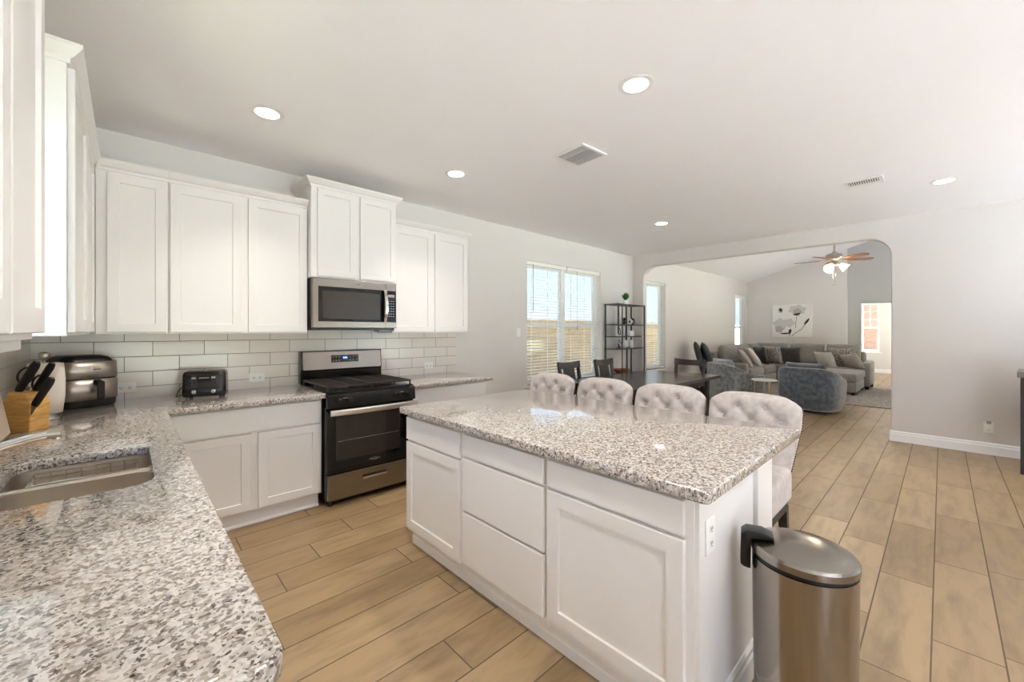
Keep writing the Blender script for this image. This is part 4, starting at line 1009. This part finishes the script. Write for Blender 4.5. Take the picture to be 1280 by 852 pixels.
for p in ((6.2, 3.85, 1.295), (6.31, 3.84, 1.15), (6.17, 3.84, 1.25), (6.25, 3.84, 1.2), (6.19, 3.84, 1.17), (6.26, 3.84, 1.12)):
    B().lathe([(.004, -.014), (.016, -.006), (.017, .006), (.004, .014)], p, 10).build('blossom', CERAMIC, br, smooth=True)
def candle(label, x, y, z, r, h):
    t = thing('pillar_candle', label, 'candle', (x, y, z))
    B().lathe([(r - .003, 0), (r, .004), (r, h - .004), (r - .004, h), (0, h - .006)], (x, y, z), 20).build('wax', CERAMIC, t, smooth=True)
    B().tube([(x, y, z + h - .008), (x + .002, y, z + h + .012)], .0012, 6).build('wick', BLACK_MATTE, t)
candle('taller white candle on the lower etagere shelf', 6.40, 3.86, 1.079, .042, .19)
candle('shorter white candle on the lower etagere shelf near the wall corner', 6.62, 3.86, 1.079, .042, .14)
cp_ = thing('copper_planter', 'brown copper bowl low on the etagere above the table edge', 'bowl', (6.32, 3.87, .624))
B().lathe([(.06, 0), (.08, .006), (.13, .05), (.138, .085), (.13, .085), (.12, .05), (.07, .02), (0, .018)], (6.32, 3.87, .624), 24).build('bowl', COPPER, cp_, smooth=True)
B().tube([(6.32 + .136 * math.cos(a * PI / 12), 3.87 + .136 * math.sin(a * PI / 12), .709) for a in range(25)], .005, 8).build('rim', COPPER, cp_, smooth=True)

# ------------------------------------------------------------------ console at the picture edge
cs = thing('console_cabinet', 'dark framed grey console cabinet on legs against the arch wall', 'cabinet', (6.25, -.52, 0), math.radians(-5.5))
B().box(0, -1.3, .93, .5, .02, .985).build('top', mat('grey_stone_top', (120, 112, 104), .3, var=.15, scale=80), cs, bevel=.004, local=True)
B().box(.02, -1.28, .26, .48, -.01, .93).build('body', mat('grey_wash_wood', (128, 122, 116), .5, var=.08, scale=20), cs, local=True)
for a, b in ((-1.26, -.66), (-.62, -.03)): B().box(.004, a, .29, .022, b, .90).build('door', mat('grey_wash_wood', (128, 122, 116)), cs, bevel=.004, local=True)
for ly in (-1.28, -.03):
    for lx in (.0, .46): B().box(lx, ly, 0, lx + .03, ly + .03, .93).build('leg', DARK_METAL, cs, local=True)
B().bar((.012, -.01, .34), (.012, -.16, .22), .02, .02).bar((.012, -1.25, .34), (.012, -1.1, .22), .02, .02).build('corner_brace', DARK_METAL, cs, local=True)

# ------------------------------------------------------------------ living room
rug = B().prism(rrect(9.78, .15, 13.0, 3.3, .01, 2), 'z', 0.0, .014).build('area_rug', RUGC, bevel=.004); tag(rug, 'grey woven area rug on the living room floor', 'rug')
# swivel barrel chairs
def make_swivel(label, cloth, rear, cushion_cloth):
    """local: faces -y; rear at +y"""
    t = thing('swivel_chair', label, 'armchair')
    def sup(a, rx, ry, p=3.2):
        c, s = math.cos(a), math.sin(a); k = (abs(c) ** p + abs(s) ** p) ** (-1 / p); return rx * c * k, ry * s * k
    b = B(); R_ = []
    for k in range(45):
        a = math.radians(-52 + 284 * k / 44); s = math.sin(a)
        zt_ = .55 + rear * max(0, s * .8 + .35) ** 1.3; zt_ = min(zt_, .76)
        if k in (0, 44): zt_ -= .03
        ring = []
        for f, z in ((.86, .06), (.93, .12), (.98, .3), (1.0, zt_ - .05), (.985, zt_ - .012), (.95, zt_), (.84, zt_), (.79, zt_ - .02), (.775, zt_ - .06), (.77, .3)):
            x, y = sup(a, .455 * f, .44 * f); ring.append((x, y, z))
        ring.append((sup(a, .455 * .77, .44 * .77) + (.06,))[:3])
        R_.append(ring)
    b.rings(R_); b.build('shell', cloth, t, smooth=True, local=True, ang=60)
    pi_ = B(); pi_.tube([(sup(math.radians(-52 + 284 * k / 44), .452, .437)[0], sup(math.radians(-52 + 284 * k / 44), .452, .437)[1], min(.55 + rear * max(0, math.sin(math.radians(-52 + 284 * k / 44)) * .8 + .35) ** 1.3, .76) - .006) for k in range(1, 44)], .006, 6)
    pi_.tube([(sup(math.radians(-52 + 284 * k / 44), .394, .381)[0], sup(math.radians(-52 + 284 * k / 44), .394, .381)[1], .06) for k in range(1, 44)], .007, 6)
    pi_.build('piping', PIPING, t, smooth=True, local=True)
    B().prism(rrect(-.34, -.44, .34, .20, .12, 6), 'z', .22, .46).build('seat_cushion', cloth, t, bevel=.06, seg=5, local=True)
    B().pillow(.60, .46, .25, T(0, .22, .61) @ rot('X', -10), 14, .03, 2.3).build('back_cushion', cushion_cloth, t, smooth=True, local=True, ang=180)
    B().prism([(.39 * p[0], .37 * p[1]) for p in [(math.cos(2 * PI * k / 24), math.sin(2 * PI * k / 24)) for k in range(24)]], 'z', .06, .22).build('underframe', cloth, t, local=True)
    B().lathe([(.30, 0), (.30, .03), (.27, .06)], (0, 0, 0), 32).build('swivel_base', BLACK_MATTE, t, smooth=True, local=True)
    return t
s1 = make_swivel('slate blue velvet swivel chair seen from behind, beside the white side table', VELVET_B, .21, VELVET_D)
s1.location = (8.66, 1.56, 0); s1.rotation_euler = (0, 0, math.radians(82))
s2 = make_swivel('pale grey crushed velvet swivel chair beside the black recliner', VELVET_G, .21, VELVET_G)
s2.location = (8.68, 2.80, 0); s2.rotation_euler = (0, 0, math.radians(52))
sd = thing('side_table', 'small round white-topped side table on gold legs between the swivel chairs', 'table', (8.2, 2.16, 0))
B().lathe([(.19, 0), (.2, .005), (.2, .02), (.195, .025), (0, .025)], (8.2, 2.16, .50), 32).build('top', CERAMIC, sd, smooth=True)
for k in range(3):
    a = math.radians(100 + 120 * k); B().tube([(8.2 + .17 * math.cos(a), 2.16 + .17 * math.sin(a), 0), (8.2 + .15 * math.cos(a), 2.16 + .15 * math.sin(a), .50)], .012, 10).build('leg', GOLD, sd, smooth=True)
# black recliner
rc = thing('massage_recliner', 'black leather recliner with a tall padded back beside the sofa', 'recliner', (9.38, 3.42, 0), math.radians(113))
def pad(M, w, h, t): return B(M).pillow(w, h, t, None, 14, .02, 4)
pad(T(.13, 0, .76) @ rot('Z', 90) @ rot('X', 20), .50, .80, .17).build('back_pad', LEATHER, rc, smooth=True, local=True, ang=180)
pad(T(.30, 0, .76) @ rot('Z', 90) @ rot('X', 16), .54, .82, .14).build('back_shell', LEATHER, rc, smooth=True, local=True, ang=180)
B().prism(rrect(-.38, -.22, .1, .22, .08, 5), 'z', .36, .50).build('seat', LEATHER, rc, bevel=.05, seg=4, local=True)
for s_ in (-1, 1): B().box(-.36, s_ * .275 - .05, .12, .12, s_ * .275 + .05, .58).build('armrest', LEATHER, rc, bevel=.05, seg=4, local=True)
B().prism(rrect(-.3, -.24, .25, .24, .05, 4), 'z', 0, .36).build('base', BLACK_MATTE, rc, local=True)
pad(T(-.42, 0, .26) @ rot('Z', 90) @ rot('X', -12), .42, .40, .12).build('leg_rest', LEATHER, rc, smooth=True, local=True, ang=180)

# sectional sofa
sf = thing('sectional_sofa', 'large taupe grey L-shaped sectional sofa with a chaise', 'sofa', (12.6, 3.0, 0))
def rb(name, *c, m=SOFAC, bev=.05, seg=4): return B().box(*c).build(name, m, sf, bevel=bev, seg=seg)
rb('base', 12.45, 1.30, .07, 13.5, 3.98, .30, bev=.02)
rb('base', 10.3, 3.0, .07, 12.46, 3.98, .30, bev=.02)
rb('chaise_base', 11.15, 1.24, .07, 12.46, 2.15, .29, bev=.02)
rb('chaise_cushion', 11.13, 1.23, .29, 12.75, 2.16, .475, bev=.05)
rb('back_frame', 13.25, 1.30, .25, 13.55, 4.0, .86, bev=.06)
rb('back_frame', 10.3, 3.72, .25, 13.3, 4.0, .86, bev=.06)
rb('armrest', 12.55, 1.15, .07, 13.5, 1.32, .64, bev=.04)
rb('armrest', 10.12, 3.02, .07, 10.32, 4.0, .64, bev=.05)
for a, b in ((1.34, 2.14), (2.17, 2.95)): rb('seat_cushion', 12.42, a, .30, 13.26, b, .50, bev=.06)
for a, b in ((10.34, 11.36), (11.38, 12.40), (12.42, 13.26)): rb('seat_cushion', a, 2.98, .30, b, 3.73, .50, bev=.06)
def bcush(M, w, h, t): B(M).pillow(w, h, t, None, 16, .02, 5).build('back_cushion', SOFAC, sf, smooth=True, ang=180)
for a, b in ((1.36, 2.06), (2.08, 2.86), (2.88, 3.66)): bcush(T(13.10, (a + b) / 2, .78) @ rot('Z', 90) @ rot('X', 10), b - a, .56, .28)
for a, b in ((10.36, 11.3), (11.32, 12.26), (12.28, 13.1)): bcush(T((a + b) / 2, 3.62, .76) @ rot('X', -10), b - a, .56, .26)
for fx, fy in ((11.2, 1.29), (11.2, 2.08), (12.4, 1.29), (13.42, 1.2), (10.2, 3.1), (10.2, 3.9), (12.55, 1.2)):
    B().rings([[(fx + i * .03, fy + j * .03, .014 if fx < 12.9 else 0) for i, j in ((-1, -1), (1, -1), (1, 1), (-1, 1))], [(fx + i * .04, fy + j * .04, .08) for i, j in ((-1, -1), (1, -1), (1, 1), (-1, 1))]]).build('foot', BLACK_MATTE, sf)
def cushion(label, loc, rz, tilt, m, size=.46, roll=0):
    t = thing('throw_pillow', label, 'cushion', loc)
    M = T(*loc) @ rot('Z', rz) @ rot('X', tilt) @ rot('Y', roll)
    B(M).pillow(size, size, .17, None, 14, .07, 2.4).build('cover', m, t, smooth=True, ang=180)
    B(M).tube([(size / 2 * math.copysign(1, c) * (1 - .0), 0, 0) for c in (-1, 1)], .0004, 4).bm.free()
    return t
cushion('plain pale pillow leaning on the pillow stack at the sofa end beside the recliner', (10.66, 3.22, .73), 20, -34, PIL_TAUPE, .50)
cushion('plain pale pillow tilted forward, next along from the sofa end', (11.06, 3.16, .75), 24, -34, PIL_LIGHT, .54)
cushion('plain taupe pillow upright before the back cushions, behind the tilted pale pillows', (11.75, 3.38, .72), 4, -20, PIL_TAUPE, .46)
cushion('dark charcoal pillow in the sofa corner, under the window', (12.33, 3.34, .73), 48, -16, PIL_DARK, .50)
cushion('speckled taupe pillow standing on its point between the two charcoal pillows', (12.60, 3.12, .74), 66, -16, PIL_PAT, .50)
cushion('dark charcoal pillow below the flower canvas', (12.68, 2.74, .73), 88, -14, PIL_DARK, .48)
cushion('pale plain pillow in front of the speckled pillow above the chaise', (12.55, 1.98, .66), 62, -26, PIL_LIGHT, .46)
cushion('large speckled grey pillow between two plain pillows above the chaise', (12.80, 1.70, .72), 70, -20, PIL_PAT, .52)
cushion('plain taupe pillow leaning on the sofa arm nearest the passage', (12.50, 1.46, .66), 58, -28, PIL_TAUPE, .42, 12)
# flower canvas (plain generic blooms)
ar = thing('canvas_print', 'square white canvas with grey and black flowers above the sofa', 'picture', (FX, 2.91, 1.67))
B().box(FX - .04, 2.445, 1.21, FX - .001, 3.377, 2.125).build('canvas', CANVAS, ar, bevel=.003)
MAr = Matrix(((0, 1, 0, FX - .0405), (-1, 0, 0, 3.377), (0, 0, 1, 1.21), (0, 0, 0, 1)))   # local x to the picture's right, z up
def blob(cx, cz, rx, rz, m, name, d, n=18, wob=.16, lobes=5, ph=0, a0=0):
    pts = []
    for k in range(n):
        a = 2 * PI * k / n; q = 1 + wob * math.sin(lobes * a + ph); ca, sa = math.cos(a) * rx * q, math.sin(a) * rz * q
        pts.append((cx + ca * math.cos(a0) - sa * math.sin(a0), cz + ca * math.sin(a0) + sa * math.cos(a0)))
    B(MAr).prism(pts, 'y', -d, .0).build(name, m, ar)
blob(.19, .36, .17, .16, PETAL, 'petal', .0010); blob(.40, .40, .14, .12, PETAL, 'petal', .0014, ph=2); blob(.17, .22, .10, .10, PETAL2, 'petal', .0018, ph=1)
blob(.60, .76, .20, .13, PETAL, 'petal', .0012, lobes=6); blob(.60, .70, .10, .10, PETAL2, 'petal', .0016, ph=1); blob(.20, .76, .055, .07, PETAL2, 'petal', .0015); blob(.205, .77, .03, .05, INK, 'petal_heart', .0019, a0=.5)
blob(.59, .64, .085, .03, INK, 'petal_heart', .0020, lobes=3, a0=.2); blob(.43, .16, .035, .07, INK, 'petal_heart', .0020, a0=-.2); blob(.32, .10, .12, .022, INK, 'petal_heart', .0020, lobes=2)
blob(.82, .43, .028, .10, INK, 'bud', .0020, a0=-.5, lobes=2)
B(MAr).tube([(.60, -.001, .62), (.57, -.001, .45), (.56, -.001, .25)], .005, 6).tube([(.79, -.001, .36), (.70, -.001, .22), (.54, -.001, .10), (.47, -.001, .02)], .006, 6).tube([(.43, -.001, .12), (.42, -.001, .01)], .007, 6).build('stem', INK, ar)
# ceiling fan
FCX, FCY, FZ = 10.3, 1.48, 2.80
fn = thing('ceiling_fan', 'ceiling fan with walnut blades and three lit glass shades', 'ceiling fan', (FCX, FCY, FZ))
B().lathe([(.0135, .15), (.0135, vz(FCY) - FZ)], (FCX, FCY, FZ), 12).build('downrod', NICKEL, fn, smooth=True)
B().lathe([(.02, -.10), (.07, -.05), (.075, 0)], (FCX, FCY, vz(FCY) + .015), 20).build('canopy', NICKEL, fn, smooth=True)
B().lathe([(.06, -.02), (.12, .0), (.145, .03), (.145, .085), (.12, .12), (.05, .14), (.03, .17)], (FCX, FCY, FZ), 28).build('motor_housing', NICKEL, fn, smooth=True)
B().lathe([(.03, -.12), (.06, -.11), (.075, -.07), (.06, -.02)], (FCX, FCY, FZ), 20).build('light_fitter', NICKEL, fn, smooth=True)
for k in range(5):
    a = math.radians(18 + 72 * k)
    M_ = T(FCX, FCY, FZ + .01) @ rot('Z', math.degrees(a)) @ rot('X', -11)
    bl = B(M_).prism([(.24, -.05), (.30, -.062), (.60, -.070), (.66, -.055), (.68, 0), (.66, .055), (.60, .070), (.30, .062), (.24, .05)], 'z', -.004, .004).build('blade', FANWOOD, fn)
    B(M_).prism([(.10, -.02), (.2, -.022), (.28, -.04), (.30, 0), (.28, .04), (.2, .022), (.10, .02)], 'z', .004, .010).build('blade_arm', NICKEL, bl)
for k in range(3):
    a = math.radians(40 + 120 * k); M_ = T(FCX + .085 * math.cos(a), FCY + .085 * math.sin(a), FZ - .09) @ rot('Z', math.degrees(a)) @ rot('Y', 130)
    sh = B(M_).lathe([(.026, 0), (.035, .01), (.055, .05), (.07, .1), (.088, .135), (.084, .135), (.066, .1), (.05, .05), (.02, .012)], (0, 0, 0), 24).build('lamp_shade', SHADE_GLOW, fn, smooth=True)
    B(M_).lathe([(.022, -.035), (.028, -.01), (.028, .006)], (0, 0, 0), 14).build('socket', NICKEL, sh, smooth=True)
for k, s_ in enumerate((-.02, .025)):
    B().tube([(FCX + s_, FCY + s_, FZ - .12), (FCX + s_, FCY + s_, FZ - .48)], .002, 6).tube([(FCX + s_, FCY + s_, FZ - .48), (FCX + s_, FCY + s_, FZ - .51)], .007, 8).build('pull_chain', NICKEL, fn, smooth=True)
fl = bpy.data.lights.new('fan_light', 'POINT'); fl.energy = FAN_W; fl.color = (1, .84, .62); fl.shadow_soft_size = .12
flo = bpy.data.objects.new('fan_light', fl); COL.objects.link(flo); flo.parent = fn; flo.location = (0, 0, -.30)

# ------------------------------------------------------------------ ceiling lamps and vents
def recessed(label, x, y):
    t = thing('recessed_light', label, 'ceiling light', (x, y, CZ))
    B().lathe([(.072, -.004), (.098, -.002), (.100, .0), (.1, .001), (.07, .001)], (x, y, CZ), 36).build('trim_ring', WHITE_PL, t, smooth=True)
    B().lathe([(.0, -.0065), (.06, -.006), (.072, -.0035), (.072, 0)], (x, y, CZ), 32).build('lens', LAMP_GLOW, t, smooth=True)
    ld = bpy.data.lights.new('lamp', 'AREA'); ld.shape = 'DISK'; ld.size = .14; ld.energy = LAMP_W; ld.color = LAMP_COL; ld.spread = math.radians(96)
    lo = bpy.data.objects.new('lamp', ld); COL.objects.link(lo); lo.parent = t; lo.location = (0, 0, -.009)
    return t
recessed('recessed ceiling light over the counter in front of the toaster cabinets', .66, 3.02)
recessed('recessed ceiling light in front of the microwave', 2.155, 3.015)
recessed('recessed ceiling light above the island, the biggest one in view', 2.132, 1.213)
recessed('small recessed ceiling light above the dining table', 5.119, 2.54)
recessed('recessed ceiling light before the arch wall, beside the slotted vent', 5.615, -.015)
recessed('added unseen recessed fill light over the long granite counter near the sink', .66, 1.21)  # out-of-view lamp added as fill
recessed('added unseen recessed fill light over the floor behind the island end', 2.132, -.7)  # lamp added outside the view for more fill
recessed('added unseen recessed fill light at the far side of the room from the range', 4.0, -1.9)  # another added fill lamp, never in view
v1 = thing('air_vent', 'square white ceiling vent with three louvre fields above the island', 'vent', (2.65, 2.0, CZ), math.radians(-3))
B().box(-.15, -.15, -.012, .15, .15, 0).build('frame', WHITE_PL, v1, bevel=.004, local=True)
for (a0, a1, b0, b1, hor) in ((-.125, -.062, -.125, .125, 0), (-.052, .052, -.125, .125, 1), (.062, .125, -.125, .125, 0)):
    B().box(a0, b0, -.0135, a1, b1, -.0118).build('louvre_field', VENT_DARK, v1, local=True)
    q = B(); nn = 14 if hor else 5
    for k in range(nn):
        if hor: y = b0 + (b1 - b0) * (k + .5) / nn; q.box(a0, y - .0022, -.0148, a1, y + .0022, -.0130)
        else: x = a0 + (a1 - a0) * (k + .5) / nn; q.box(x - .0022, b0, -.0148, x + .0022, b1, -.0130)
    q.build('louvre', WHITE_PL, v1, local=True)
v2 = thing('air_vent', 'rectangular white ceiling vent with one row of slots near the arch wall', 'vent', (5.08, .51, CZ))
B().box(-.115, -.14, -.012, .115, .14, 0).build('frame', WHITE_PL, v2, bevel=.004, local=True)
B().box(-.075, -.11, -.0135, .03, .11, -.0118).build('louvre_field', DARK_METAL, v2, local=True)
q = B()
for k in range(13): y = -.11 + .22 * (k + .5) / 13; q.box(-.075, y - .0045, -.016, .03, y + .0045, -.0130)
q.build('louvre', WHITE_PL, v2, local=True)
